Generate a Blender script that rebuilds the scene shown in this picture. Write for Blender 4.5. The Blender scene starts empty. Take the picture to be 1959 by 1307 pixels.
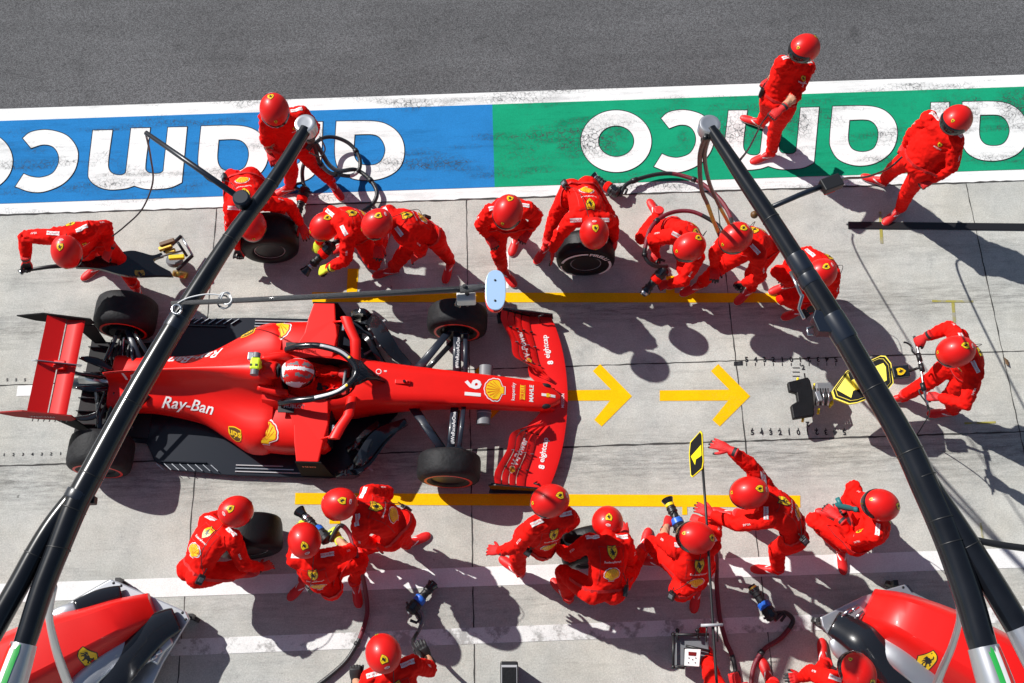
import bpy, bmesh, math, random
from mathutils import Vector, Matrix, noise
from mathutils.bvhtree import BVHTree
from mathutils.geometry import tessellate_polygon
V = Vector
scene = bpy.context.scene
C = bpy.data.collections.new('pit_stop'); scene.collection.children.link(C)

# ------------------------------------------------------------------ camera, sky, sun
CAM_F, CAM_TH, CAM_ROLL, CAM_H = 2060.0, 0.38422424, -0.03353078, 11.34253633
ct, st = math.cos(CAM_TH), math.sin(CAM_TH)
fwd = V((0, st, -ct)); rgt0 = V((1, 0, 0)); up0 = rgt0.cross(fwd)
cr, sr = math.cos(CAM_ROLL), math.sin(CAM_ROLL)
CR = cr*rgt0 + sr*up0; CU = -sr*rgt0 + cr*up0
CP = V((0, -CAM_H*math.tan(CAM_TH), CAM_H))
cam = bpy.data.objects.new('camera', bpy.data.cameras.new('camera'))
C.objects.link(cam); scene.camera = cam
cam.matrix_world = Matrix(((CR.x, CU.x, -fwd.x, CP.x), (CR.y, CU.y, -fwd.y, CP.y), (CR.z, CU.z, -fwd.z, CP.z), (0, 0, 0, 1)))
cam.data.sensor_width = 36.0
cam.data.lens = CAM_F/1959.0*36.0
cam.data.clip_start = 0.1; cam.data.clip_end = 500.0

SUN_AZ = math.radians(180-36.0)      # direction the light comes from, measured from +X
SUN_EL = math.radians(41.0)
world = bpy.data.worlds.new('World'); scene.world = world; world.use_nodes = True
nt = world.node_tree; bg = nt.nodes['Background']
sky = nt.nodes.new('ShaderNodeTexSky'); sky.sky_type = 'NISHITA'; sky.sun_disc = False
sky.sun_elevation = SUN_EL; sky.sun_rotation = math.pi/2 - SUN_AZ
sky.air_density = 1.2; sky.dust_density = 0.6
nt.links.new(sky.outputs[0], bg.inputs[0]); bg.inputs[1].default_value = 0.054
sun = bpy.data.objects.new('sun', bpy.data.lights.new('sun', 'SUN')); C.objects.link(sun)
sun.data.energy = 5.0; sun.data.angle = math.radians(0.53); sun.data.color = (1.0, 0.975, 0.93)
sd = V((math.cos(SUN_EL)*math.cos(SUN_AZ), math.cos(SUN_EL)*math.sin(SUN_AZ), math.sin(SUN_EL)))
sun.rotation_euler = sd.to_track_quat('Z', 'Y').to_euler(); sun.location = sd*40
scene.view_settings.view_transform = 'Standard'; scene.view_settings.look = 'None'
scene.view_settings.exposure = 0.25; scene.view_settings.gamma = 1.0

def G(px, py, z=0.0):
    """point at height z (metres) seen at a place of the photograph"""
    d = fwd + (px-979.5)/CAM_F*CR - (py-653.5)/CAM_F*CU
    return CP + d*((z-CP.z)/d.z)

# ------------------------------------------------------------------ materials
MATS = {}
def mat(name, col, rough=0.5, metal=0.0, bump=0.0, bscale=60.0, coat=0.0, var=0.0, vscale=8.0, spec=0.5, stretch=None, sheen=0.0):
    m = bpy.data.materials.new(name); m.use_nodes = True; MATS[name] = m
    n = m.node_tree.nodes; l = m.node_tree.links; b = n['Principled BSDF']
    b.inputs['Base Color'].default_value = (*col, 1); b.inputs['Roughness'].default_value = rough
    b.inputs['Metallic'].default_value = metal; b.inputs['Coat Weight'].default_value = coat
    b.inputs['Coat Roughness'].default_value = 0.06
    b.inputs['Specular IOR Level'].default_value = spec
    if sheen: b.inputs['Sheen Weight'].default_value = sheen
    if bump or var:
        tc = n.new('ShaderNodeTexCoord'); mp = n.new('ShaderNodeMapping'); l.new(tc.outputs['Object'], mp.inputs[0])
        if stretch: mp.inputs['Scale'].default_value = stretch
    if bump:
        t = n.new('ShaderNodeTexNoise'); t.inputs['Scale'].default_value = bscale; t.inputs['Detail'].default_value = 5
        l.new(mp.outputs[0], t.inputs['Vector'])
        bp = n.new('ShaderNodeBump'); bp.inputs['Strength'].default_value = bump; bp.inputs['Distance'].default_value = 0.01
        l.new(t.outputs['Fac'], bp.inputs['Height']); l.new(bp.outputs[0], b.inputs['Normal'])
    if var:
        t = n.new('ShaderNodeTexNoise'); t.inputs['Scale'].default_value = vscale; t.inputs['Detail'].default_value = 6
        l.new(mp.outputs[0], t.inputs['Vector'])
        r = n.new('ShaderNodeMapRange'); r.inputs['From Min'].default_value = 0.3; r.inputs['From Max'].default_value = 0.7
        r.inputs['To Min'].default_value = 1-var; r.inputs['To Max'].default_value = 1+var
        l.new(t.outputs['Fac'], r.inputs['Value'])
        mx = n.new('ShaderNodeVectorMath'); mx.operation = 'SCALE'; mx.inputs[0].default_value = col
        l.new(r.outputs[0], mx.inputs['Scale']); l.new(mx.outputs[0], b.inputs['Base Color'])
    return m

mat('suit', (0.80, 0.009, 0.005), 0.8, bump=0.6, bscale=22, var=0.12, vscale=7, spec=0.12)
mat('suit_dark', (0.55, 0.01, 0.01), 0.7, bump=0.3)
mat('skin', (0.55, 0.28, 0.17), 0.55, var=0.08)
mat('shell_red', (0.70, 0.008, 0.006), 0.40, coat=0.08, var=0.04, vscale=3, spec=.4)
mat('car_red', (0.78, 0.008, 0.004), 0.42, coat=0.06, var=0.04, vscale=4, spec=.35)
mat('wing_red', (0.74, 0.008, 0.006), 0.36, coat=0.1)
mat('visor', (0.01, 0.01, 0.012), 0.08, coat=0.5)
mat('glove_red', (0.62, 0.012, 0.012), 0.65, bump=0.4, bscale=90)
mat('glove_yellow', (0.62, 0.75, 0.04), 0.6, bump=0.4, bscale=90)
mat('glove_black', (0.02, 0.02, 0.022), 0.6)
mat('boot_red', (0.68, 0.012, 0.012), 0.5, bump=0.2)
mat('white', (0.8, 0.8, 0.8), 0.5)
mat('offwhite', (0.62, 0.60, 0.57), 0.6, var=0.1)
mat('black', (0.012, 0.012, 0.014), 0.45)
mat('black_gloss', (0.010, 0.011, 0.014), 0.16, coat=0.6)
mat('rubber', (0.007, 0.007, 0.0085), 0.5, spec=.25, bump=0.25, bscale=45, var=0.25, vscale=9)
mat('rubber_hot', (0.013, 0.013, 0.015), 0.66, spec=.3, bump=0.6, bscale=30, var=0.3, vscale=14)
mat('hose_black', (0.015, 0.015, 0.017), 0.4, bump=0.3, bscale=120)
mat('hose_maroon', (0.16, 0.012, 0.025), 0.45, bump=0.5, bscale=140)
mat('hose_yellow', (0.55, 0.34, 0.03), 0.5, bump=0.4, bscale=80)
mat('yellow', (0.85, 0.65, 0.01), 0.5)
mat('sign_yellow', (0.85, 0.68, 0.01), 0.4)
mat('cam_yellow', (0.62, 0.85, 0.02), 0.4)
mat('shell_yellow', (0.88, 0.55, 0.01), 0.4)
mat('red_mark', (0.7, 0.02, 0.01), 0.4)
mat('gold', (0.55, 0.36, 0.08), 0.35, metal=0.9)
mat('steel', (0.55, 0.56, 0.58), 0.28, metal=1.0, var=0.1, vscale=20)
mat('silver', (0.52, 0.53, 0.56), 0.33, metal=0.75, coat=0.2)
mat('grey', (0.16, 0.165, 0.18), 0.5)
mat('mirror_sky', (0.42, 0.60, 0.84), 0.3, metal=0.2)  # reflection of the sky on the oval plate, put into the base colour
mat('blue', (0.02, 0.13, 0.6), 0.4)
mat('teal', (0.02, 0.16, 0.17), 0.45)
mat('green', (0.02, 0.35, 0.06), 0.5)
mat('brown', (0.12, 0.05, 0.01), 0.5)
mat('led_red', (0.18, 0.01, 0.01), 0.3)
mat('line_grey', (0.42, 0.42, 0.44), 0.4)
mat('arm_grey', (0.016, 0.021, 0.034), 0.36, coat=0.25, spec=.35)
mat('floor_carbon', (0.008, 0.011, 0.019), 0.30, coat=0.2, spec=.3)
mat('leaf', (0.12, 0.06, 0.02), 0.7)
mat('braid', (0.07, 0.07, 0.075), 0.4, coat=0.3, bump=0.8, bscale=200, stretch=(1, 4, 4))

def carbon(name, s):
    m = mat(name, (0.02, 0.021, 0.024), 0.22, coat=0.35, spec=.35)
    n = m.node_tree.nodes; l = m.node_tree.links; b = n['Principled BSDF']
    tc = n.new('ShaderNodeTexCoord'); ck = n.new('ShaderNodeTexChecker'); ck.inputs['Scale'].default_value = s
    ck.inputs['Color1'].default_value = (0.006, 0.007, 0.009, 1); ck.inputs['Color2'].default_value = (0.014, 0.015, 0.019, 1)
    l.new(tc.outputs['Object'], ck.inputs['Vector']); l.new(ck.outputs[0], b.inputs['Base Color'])
    return m
carbon('carbon', 60)

def ground_mat(name, base, kind):
    m = bpy.data.materials.new(name); m.use_nodes = True; MATS[name] = m
    n = m.node_tree.nodes; l = m.node_tree.links; b = n['Principled BSDF']
    tc = n.new('ShaderNodeTexCoord')
    def nz(scale, detail=6, rough=0.6, vec=None, st=None):
        t = n.new('ShaderNodeTexNoise'); t.inputs['Scale'].default_value = scale; t.inputs['Detail'].default_value = detail; t.inputs['Roughness'].default_value = rough
        mp = n.new('ShaderNodeMapping'); l.new(tc.outputs['Object'], mp.inputs[0])
        if st: mp.inputs['Scale'].default_value = st
        l.new(mp.outputs[0], t.inputs['Vector']); return t.outputs['Fac']
    def rng(v, a, b_, c, d):
        r = n.new('ShaderNodeMapRange'); l.new(v, r.inputs['Value'])
        for k, q in zip(('From Min', 'From Max', 'To Min', 'To Max'), (a, b_, c, d)): r.inputs[k].default_value = q
        return r.outputs[0]
    def mul(a, b_):
        x = n.new('ShaderNodeMath'); x.operation = 'MULTIPLY'; l.new(a, x.inputs[0]); l.new(b_, x.inputs[1]); return x.outputs[0]
    def mixc(fac, A, B):
        x = n.new('ShaderNodeMix'); x.data_type = 'RGBA'; l.new(fac, x.inputs[0])
        for s, q in ((6, A), (7, B)):
            if isinstance(q, tuple): x.inputs[s].default_value = (*q, 1)
            else: l.new(q, x.inputs[s])
        return x.outputs[2]
    b.inputs['Roughness'].default_value = 0.85; b.inputs['Specular IOR Level'].default_value = 0.25
    if kind == 'concrete':
        f = mul(rng(nz(0.7, 8, 0.7), .3, .7, .80, 1.14), rng(nz(62, 5, .9), .25, .75, .56, 1.42))
        f = mul(f, rng(nz(4.2, 7, .75), .3, .75, .86, 1.08)); f = mul(f, rng(nz(9, 5, .7), .62, .70, 1, .88))
        f = mul(f, rng(nz(26, 4, .85), .62, .70, 1, .66)); f = mul(f, rng(nz(6, 3, .5), .74, .77, 1, .45))             # pitted spots
        # rubber streaks running along the lane
        f = mul(f, rng(nz(1.0, 8, .75, st=(0.55, 6.0, 1)), .56, .80, 1, .62)); f = mul(f, rng(nz(1.8, 9, .8), .56, .74, 1, .66))
        sep = n.new('ShaderNodeSeparateXYZ'); l.new(tc.outputs['Object'], sep.inputs[0])
        for yc, wd, amt in ((-1.45, .48, .85), (0.35, .36, .8), (1.0, .2, .45), (-2.9, .3, .4), (-.62, .14, .35)):
            d = n.new('ShaderNodeMath'); d.operation = 'SUBTRACT'; l.new(sep.outputs[1], d.inputs[0]); d.inputs[1].default_value = yc
            a = n.new('ShaderNodeMath'); a.operation = 'ABSOLUTE'; l.new(d.outputs[0], a.inputs[0])
            band = rng(a.outputs[0], 0, wd, 1, 0)
            s = mul(band, rng(nz(3.0, 8, .8, st=(0.8, 7.0, 1)), .42, .72, 0, amt))
            inv = rng(s, 0, 1, 1, 0); f = mul(f, inv)
        sc = n.new('ShaderNodeVectorMath'); sc.operation = 'SCALE'; l.new(f, sc.inputs['Scale'])
        tint = mixc(rng(nz(.9, 4), .35, .65, 0, 1), (base[0]*1.02, base[1]*1.0, base[2]*.96), (base[0]*.97, base[1]*.985, base[2]*1.0))
        l.new(tint, sc.inputs[0]); l.new(sc.outputs[0], b.inputs['Base Color'])
        bh = nz(90, 5, .85); bs = .55
    elif kind == 'asphalt':
        vo = n.new('ShaderNodeTexVoronoi'); vo.inputs['Scale'].default_value = 105; l.new(tc.outputs['Object'], vo.inputs['Vector'])
        cs = n.new('ShaderNodeSeparateColor'); l.new(vo.outputs['Color'], cs.inputs[0])
        f = mul(rng(cs.outputs[0], 0, 1, .5, 1.5), rng(nz(150, 3, .8), .3, .7, .7, 1.3))
        f = mul(f, rng(nz(.5, 5), .3, .7, .82, 1.16)); f = mul(f, rng(nz(1.6, 3, .5), .66, .72, 1, .72)); f = mul(f, rng(nz(1.0, 7, .7, st=(.35, 3.2, 1)), .3, .7, .86, 1.12))
        sc = n.new('ShaderNodeVectorMath'); sc.operation = 'SCALE'; sc.inputs[0].default_value = base
        l.new(f, sc.inputs['Scale']); l.new(sc.outputs[0], b.inputs['Base Color'])
        bh = nz(110, 3, .8); bs = .6
    else:   # paint laid on a rough surface, worn through in places
        under = (0.055, 0.058, 0.062) if kind == 'paint' else (0.30, 0.295, 0.285)
        crack = n.new('ShaderNodeTexVoronoi'); crack.feature = 'DISTANCE_TO_EDGE'; crack.inputs['Scale'].default_value = 17
        wv = n.new('ShaderNodeTexNoise'); wv.inputs['Scale'].default_value = 12; l.new(tc.outputs['Object'], wv.inputs['Vector'])
        ad = n.new('ShaderNodeVectorMath'); ad.operation = 'MULTIPLY_ADD'; ad.inputs[1].default_value = (.08, .08, .08)
        l.new(wv.outputs['Color'], ad.inputs[0]); l.new(tc.outputs['Object'], ad.inputs[2]); l.new(ad.outputs[0], crack.inputs['Vector'])
        cr_ = rng(crack.outputs['Distance'], .02, .10, 1, 0)
        zone = rng(nz(1.1, 4, .6, st=(.5, 2.6, 1)), .52, .66, 0, 1 if kind == 'paint' else .12)
        if kind == 'paint':      # a worn wheel track along the strip
            sp_ = n.new('ShaderNodeSeparateXYZ'); l.new(tc.outputs['Object'], sp_.inputs[0])
            for yc_, wd_ in ((2.55, .30), (3.38, .13)):
                d_ = n.new('ShaderNodeMath'); d_.operation = 'SUBTRACT'; l.new(sp_.outputs[1], d_.inputs[0]); d_.inputs[1].default_value = yc_
                dd_ = n.new('ShaderNodeMath'); dd_.operation = 'MULTIPLY_ADD'; l.new(sp_.outputs[0], dd_.inputs[0]); dd_.inputs[1].default_value = -.06; l.new(sp_.outputs[1], dd_.inputs[2])
                ld_ = n.new('ShaderNodeMath'); l.new(dd_.outputs[0], d_.inputs[0])
                a_ = n.new('ShaderNodeMath'); a_.operation = 'ABSOLUTE'; l.new(d_.outputs[0], a_.inputs[0])
                tr_ = mul(mul(rng(a_.outputs[0], wd_*.3, wd_, 1, .0), rng(sp_.outputs[0], -.3, .4, 0, 1)), rng(nz(1.3, 3), .45, .55, 0, 1))
                mm = n.new('ShaderNodeMath'); mm.operation = 'MAXIMUM'; l.new(zone, mm.inputs[0]); l.new(tr_, mm.inputs[1]); zone = mm.outputs[0]
        fine = rng(nz(45, 4, .8), .42, .50, 0, 1)
        wear = mul(mul(cr_, zone), fine)
        specks = rng(nz(38, 5, .75), .70, .74, 0, .6)
        mx = n.new('ShaderNodeMath'); mx.operation = 'MAXIMUM'; l.new(wear, mx.inputs[0]); l.new(specks, mx.inputs[1])
        w2 = mx.outputs[0]
        if kind == 'worn':
            m3 = n.new('ShaderNodeMath'); m3.operation = 'MAXIMUM'; l.new(w2, m3.inputs[0]); l.new(rng(nz(4.5, 7, .75), .50, .60, 0, .85), m3.inputs[1]); w2 = m3.outputs[0]
        f = rng(nz(2.0, 6), .3, .7, .90, 1.06)
        if kind == 'paint': f = mul(f, rng(nz(1.2, 8, .8, st=(.5, 4.0, 1)), .52, .74, 1, .62)); f = mul(f, rng(mul(zone, rng(nz(9, 6, .8), .35, .65, 0, 1)), 0, 1, 1, .55))
        f = mul(f, rng(nz(80, 3, .7), .3, .7, .88, 1.1))
        sc = n.new('ShaderNodeVectorMath'); sc.operation = 'SCALE'; sc.inputs[0].default_value = base
        l.new(f, sc.inputs['Scale'])
        l.new(mixc(w2, sc.outputs[0], under), b.inputs['Base Color'])
        b.inputs['Roughness'].default_value = .9; b.inputs['Specular IOR Level'].default_value = .06
        bh = nz(100, 4, .7); bs = .35
    bp = n.new('ShaderNodeBump'); bp.inputs['Strength'].default_value = bs; bp.inputs['Distance'].default_value = .01
    l.new(bh, bp.inputs['Height']); l.new(bp.outputs[0], b.inputs['Normal'])
    return m
ground_mat('concrete', (0.515, 0.513, 0.480), 'concrete')
ground_mat('asphalt', (0.105, 0.105, 0.110), 'asphalt')
ground_mat('paint_white', (0.80, 0.80, 0.79), 'paint')
ground_mat('paint_blue', (0.024, 0.20, 0.50), 'paint')
ground_mat('paint_green', (0.010, 0.31, 0.16), 'paint')
ground_mat('paint_black', (0.03, 0.03, 0.035), 'paint')
ground_mat('paint_yellow', (0.90, 0.50, 0.004), 'paint2')
ground_mat('line_white', (0.78, 0.78, 0.77), 'paint2')
ground_mat('line_worn', (0.72, 0.72, 0.71), 'worn')
ground_mat('chalk_yellow', (0.36, 0.32, 0.08), 'worn')
mat('board_black', (.012, .012, .013), .85, spec=.15)
mat('plate_red_shaded', (.30, .006, .006), .6, spec=.2)  # wing red darkened in the colour for the end plate facing away from the sun
mat('seam', (0.05, 0.048, 0.045), 0.9)

# ------------------------------------------------------------------ mesh helpers
def link(name, me, m=None, parent=None, smooth=False):
    o = bpy.data.objects.new(name, me); C.objects.link(o)
    if m is not None:
        for k in (m if isinstance(m, (list, tuple)) else [m]): me.materials.append(MATS[k] if isinstance(k, str) else k)
    if parent is not None: o.parent = parent
    if smooth:
        for f in me.polygons: f.use_smooth = True
    return o
def obj(name, bm, m=None, parent=None, smooth=False, bevel=0.0, recalc=True, sharp=None):
    if recalc: bmesh.ops.recalc_face_normals(bm, faces=bm.faces)
    me = bpy.data.meshes.new(name); bm.to_mesh(me); bm.free()
    o = link(name, me, m, parent, smooth)
    if bevel:
        md = o.modifiers.new('bevel', 'BEVEL'); md.width = bevel; md.segments = 2; md.limit_method = 'ANGLE'; md.angle_limit = math.radians(35)
    if sharp is not None:
        me.set_sharp_from_angle(angle=math.radians(sharp))
    return o
def thing(name, label, cat, loc=(0, 0, 0), group=None, rot=None):
    o = bpy.data.objects.new(name, None); C.objects.link(o); o.location = loc
    if rot: o.rotation_euler = rot
    o.empty_display_size = 0.1
    o['label'] = label; o['category'] = cat
    if group: o['group'] = group
    return o
def tag(o, label, cat, group=None):
    o['label'] = label; o['category'] = cat
    if group: o['group'] = group
    return o
def box(bm, c, s, R=None, mi=0, taper=1.0):
    c = V(c); hx, hy, hz = s[0]/2, s[1]/2, s[2]/2; vs = []
    for z in (-1, 1):
        t = taper if z > 0 else 1.0
        for x, y in ((-1, -1), (1, -1), (1, 1), (-1, 1)):
            p = V((x*hx*t, y*hy*t, z*hz)); p = (R @ p) if R else p
            vs.append(bm.verts.new(c+p))
    for q in ((0, 3, 2, 1), (4, 5, 6, 7), (0, 1, 5, 4), (1, 2, 6, 5), (2, 3, 7, 6), (3, 0, 4, 7)):
        f = bm.faces.new([vs[i] for i in q]); f.material_index = mi
def frame(d, up=None):
    d = d.normalized(); u = V(up) if up is not None else V((0, 0, 1))
    if abs(d.dot(u)) > 0.97: u = V((1, 0, 0)) if abs(d.x) < .9 else V((0, 1, 0))
    a = d.cross(u).normalized(); b = a.cross(d).normalized()
    return a, b
def ringtube(bm, rings, caps=True, mi=0):
    rs = [[bm.verts.new(p) for p in r] for r in rings]; n = len(rs[0])
    for a, b in zip(rs, rs[1:]):
        for i in range(n):
            f = bm.faces.new((a[i], a[(i+1) % n], b[(i+1) % n], b[i])); f.material_index = mi; f.smooth = True
    if caps:
        f = bm.faces.new(rs[0][::-1]); f.material_index = mi
        f = bm.faces.new(rs[-1]); f.material_index = mi
    return rs
def tube(bm, pts, r, n=10, mi=0, flat=1.0, up=None, caps=True):
    pts = [V(p) for p in pts]; rr = r if isinstance(r, (list, tuple)) else [r]*len(pts)
    rings = []; pa = None
    for i, p in enumerate(pts):
        d = (pts[min(i+1, len(pts)-1)]-pts[max(i-1, 0)])
        if d.length < 1e-6: d = V((0, 0, 1))
        a, b = frame(d, up)
        if pa is not None and up is None:
            a2 = pa - d.normalized()*pa.dot(d.normalized())
            if a2.length > 1e-4: a = a2.normalized(); b = a.cross(d.normalized()).normalized()
        pa = a
        rings.append([p + a*math.cos(t)*rr[i] + b*math.sin(t)*rr[i]*flat for t in [2*math.pi*k/n for k in range(n)]])
    ringtube(bm, rings, caps, mi)
def catmull(pts, n=6, closed=False):
    pts = [V(p) for p in pts]; out = []; N = len(pts)
    for i in range(N if closed else N-1):
        p1, p2 = pts[i], pts[(i+1) % N]
        p0 = pts[(i-1) % N] if (closed or i > 0) else p1; p3 = pts[(i+2) % N] if (closed or i+2 < N) else p2
        for k in range(n):
            t = k/n
            out.append(.5*((2*p1)+(p2-p0)*t+(2*p0-5*p1+4*p2-p3)*t*t+(3*p1-p0-3*p2+p3)*t**3))
    if not closed: out.append(pts[-1])
    return out
def lathe(bm, prof, axis_pt, axis, n=40, mi=0, closed=False, mis=None):
    axis = V(axis).normalized(); a, b = frame(axis); o = V(axis_pt); rings = []
    for (h, r) in prof:
        rings.append([bm.verts.new(o+axis*h+(a*math.cos(t)+b*math.sin(t))*max(r, 1e-4)) for t in [2*math.pi*k/n for k in range(n)]])
    seq = list(zip(rings, rings[1:]))
    if closed: seq.append((rings[-1], rings[0]))
    for j, (p, q) in enumerate(seq):
        for i in range(n):
            f = bm.faces.new((p[i], p[(i+1) % n], q[(i+1) % n], q[i])); f.smooth = True; f.material_index = mis[j] if mis else mi
    if not closed:
        for rg in (rings[0][::-1], rings[-1]):
            f = bm.faces.new(rg); f.material_index = mis[-1] if mis else mi
def prism(bm, pts, axis, mi=0):
    """extrude a 3D polygon (list of points) along vector axis"""
    a = [bm.verts.new(V(p)) for p in pts]; b = [bm.verts.new(V(p)+V(axis)) for p in pts]
    for f in (a[::-1], b): bm.faces.new(f).material_index = mi
    n = len(a)
    for i in range(n): bm.faces.new((a[i], a[(i+1) % n], b[(i+1) % n], b[i])).material_index = mi
def loft(bm, secs, mi=0, caps=True): ringtube(bm, [[V(p) for p in s] for s in secs], caps, mi)
def sphere(bm, c, r, sc=(1, 1, 1), R=None, seg=16, mi=0):
    M_ = Matrix.Translation(V(c)) @ (R.to_4x4() if R else Matrix.Identity(4)) @ Matrix.Diagonal((sc[0]*r, sc[1]*r, sc[2]*r, 1))
    g = bmesh.ops.create_uvsphere(bm, u_segments=seg, v_segments=max(6, seg//2), radius=1, matrix=M_)
    for v in g['verts']:
        for f in v.link_faces: f.smooth = True; f.material_index = mi

# ------------------------------------------------------------------ flat shapes: polygons, text, emblems
def smooth2(pts, n=7):
    N = len(pts); P = [V((p[0], p[1])) for p in pts]; cor = [len(p) > 2 and p[2] for p in pts]; out = []
    for i in range(N):
        j = (i+1) % N; p1, p2 = P[i], P[j]
        if cor[i] and cor[j]: out.append(p1); continue
        p0 = (2*p1-p2) if cor[i] else P[i-1]; p3 = (2*p2-p1) if cor[j] else P[(j+1) % N]
        if cor[i]: p0 = p1-(p2-p1)*.6
        if cor[j]: p3 = p2+(p2-p1)*.6
        for k in range(n):
            t = k/n; out.append(.5*((2*p1)+(p2-p0)*t+(2*p0-5*p1+4*p2-p3)*t*t+(3*p1-p0-3*p2+p3)*t**3))
    return out
def area2(P): return sum(P[i].x*P[(i+1) % len(P)].y-P[(i+1) % len(P)].x*P[i].y for i in range(len(P)))/2
def grow(P, g):
    s = 1 if area2(P) > 0 else -1; out = []; N = len(P)
    for i in range(N):
        a = (P[i]-P[i-1]); b = (P[(i+1) % N]-P[i])
        if a.length < 1e-9 or b.length < 1e-9: out.append(P[i].copy()); continue
        a = a.normalized(); b = b.normalized(); na = V((a.y, -a.x)); nb = V((b.y, -b.x)); m = na+nb
        if m.length < .3: m = na
        m = m.normalized(); k = 1/max(.5, m.dot(na)); out.append(P[i]+m*g*k*s)
    return out
def tess(loops):
    flat = [p for L in loops for p in L]
    tr = tessellate_polygon([[V((p[0], p[1], 0)) for p in L] for L in loops])
    return [V((p[0], p[1])) for p in flat], tr
TEXTS = {}
def text2(s, bold=0.0):
    key = (s, bold)
    if key not in TEXTS:
        cu = bpy.data.curves.new('t', 'FONT'); cu.body = s; cu.align_x = 'CENTER'; cu.align_y = 'CENTER'; cu.resolution_u = 2; cu.offset = bold; cu.shear = .45 if s == 'Ray-Ban' else 0
        o = bpy.data.objects.new('t', cu); C.objects.link(o)
        dg = bpy.context.evaluated_depsgraph_get(); me = bpy.data.meshes.new_from_object(o.evaluated_get(dg))
        pts = [V((v.co.x, v.co.y)) for v in me.vertices]; tr = []
        for f in me.polygons:
            vs = list(f.vertices)
            for k in range(1, len(vs)-1): tr.append((vs[0], vs[k], vs[k+1]))
        xs = [p.x for p in pts]; ys = [p.y for p in pts]; cx = (min(xs)+max(xs))/2; cy = (min(ys)+max(ys))/2
        w = max(xs)-min(xs); h = max(ys)-min(ys)
        TEXTS[key] = ([V(((p.x-cx)/w, (p.y-cy)/w)) for p in pts], tr, h/w)
        bpy.data.objects.remove(o); bpy.data.curves.remove(cu); bpy.data.meshes.remove(me)
    return TEXTS[key]
def sc2(loop, s, dx=0, dy=0, sy=None): return [V((p[0]*s+dx, p[1]*(sy if sy else s)+dy)) for p in loop]
SH = smooth2([(-.36, .5, 1), (0, .46), (.36, .5, 1), (.44, .15), (.34, -.2), (0, -.55, 1), (-.34, -.2), (-.44, .15)], 4)
HORSE = [V(p) for p in [(-.02, .36), (.03, .30), (.05, .22), (.12, .16), (.15, .05), (.26, .10), (.30, .22), (.33, .10), (.28, .0), (.18, -.04), (.20, -.14), (.12, -.2), (.15, -.34), (.06, -.36), (.08, -.22), (.0, -.14),
     (-.06, -.2), (-.12, -.34), (-.19, -.32), (-.12, -.2), (-.1, -.08), (-.08, .0), (-.18, -.03), (-.24, -.1), (-.27, -.05), (-.2, .05), (-.1, .07), (-.2, .13), (-.24, .08), (-.26, .14), (-.18, .2), (-.09, .17), (-.10, .24), (-.17, .22), (-.15, .28), (-.07, .33)]]
def shield_design(stitch=True):
    return [([sc2(SH, 1.12)], 'black'), ([SH], 'shell_yellow'), ([sc2(HORSE, .95)], 'black')]
def pecten():
    arc = []
    n = 9
    for k in range(n*4+1):
        t = math.radians(-28 + (236)*k/(n*4)); r = .5 + .025*abs(math.sin(math.pi*k/4))
        arc.append(V((math.cos(t)*r*1.06, math.sin(t)*r*.95)))
    out = arc + [V((-.19, -.34)), V((-.19, -.46)), V((.19, -.46)), V((.19, -.34))]
    L = [([sc2(out, 1.22)], 'white'), ([sc2(out, 1.12)], 'red_mark'), ([out], 'shell_yellow')]
    for k in range(1, 8):
        t = math.radians(-12+204*k/8); d = V((math.cos(t), math.sin(t))); q = V((-d.y, d.x))*.013; b = V((0, -.36))
        e = d*.46; b2 = b+(e-b)*.15
        L.append(([[b2-q*.4, e-q*1.3, e+q*1.3, b2+q*.4]], 'red_mark'))
    return L
def text_design(s, m, bold=.01): return [('T', s, m, bold)]
def decal(name, layers, origin, u, v, nrm, size, bvh, parent, off=0.003, maxlen=.02, depth=.6):
    """lay flat shapes on a curved surface: each vertex is dropped along -nrm onto the mesh of bvh"""
    bm = bmesh.new(); u = V(u).normalized(); v = V(v).normalized(); nrm = V(nrm).normalized(); origin = V(origin); mats = []
    for k, L in enumerate(layers):
        if L[0] == 'T': pts, tr, _ = text2(L[1], L[3]); mm = L[2]
        else: pts, tr = tess(L[0]); mm = L[1]
        if mm not in mats: mats.append(mm)
        mi = mats.index(mm); b2 = bmesh.new(); vs = [b2.verts.new((p.x*size, p.y*size, 0)) for p in pts]
        for t in tr:
            try: b2.faces.new([vs[i] for i in t])
            except ValueError: pass
        for _ in range(3):
            es = [e for e in b2.edges if e.calc_length() > maxlen]
            if not es: break
            bmesh.ops.subdivide_edges(b2, edges=es, cuts=1); bmesh.ops.triangulate(b2, faces=b2.faces)
        mp = {}; bad = set()
        for q in b2.verts:
            w = origin+u*q.co.x+v*q.co.y
            if bvh is not None:
                h = bvh.ray_cast(w+nrm*depth*.5, -nrm, depth)
                if h[0] is None: bad.add(q); w = None
                else: w = h[0]+(h[1] if h[1].dot(nrm) > 0 else -h[1])*(off*.4+k*.0009)+nrm*off*.6
            else: w = w+nrm*(off+k*.0009)
            if w is not None: mp[q] = bm.verts.new(w)
        for f in b2.faces:
            if any(q in bad for q in f.verts): continue
            g = bm.faces.new([mp[q] for q in f.verts]); g.material_index = mi; g.smooth = True
            g.normal_update()
            if g.normal.dot(nrm) < 0: g.normal_flip()
        b2.free()
    return obj(name, bm, mats, parent, recalc=False)
def bvh_of(o):
    me = o.data; return BVHTree.FromPolygons([v.co.copy() for v in me.vertices], [tuple(p.vertices) for p in me.polygons])
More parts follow.
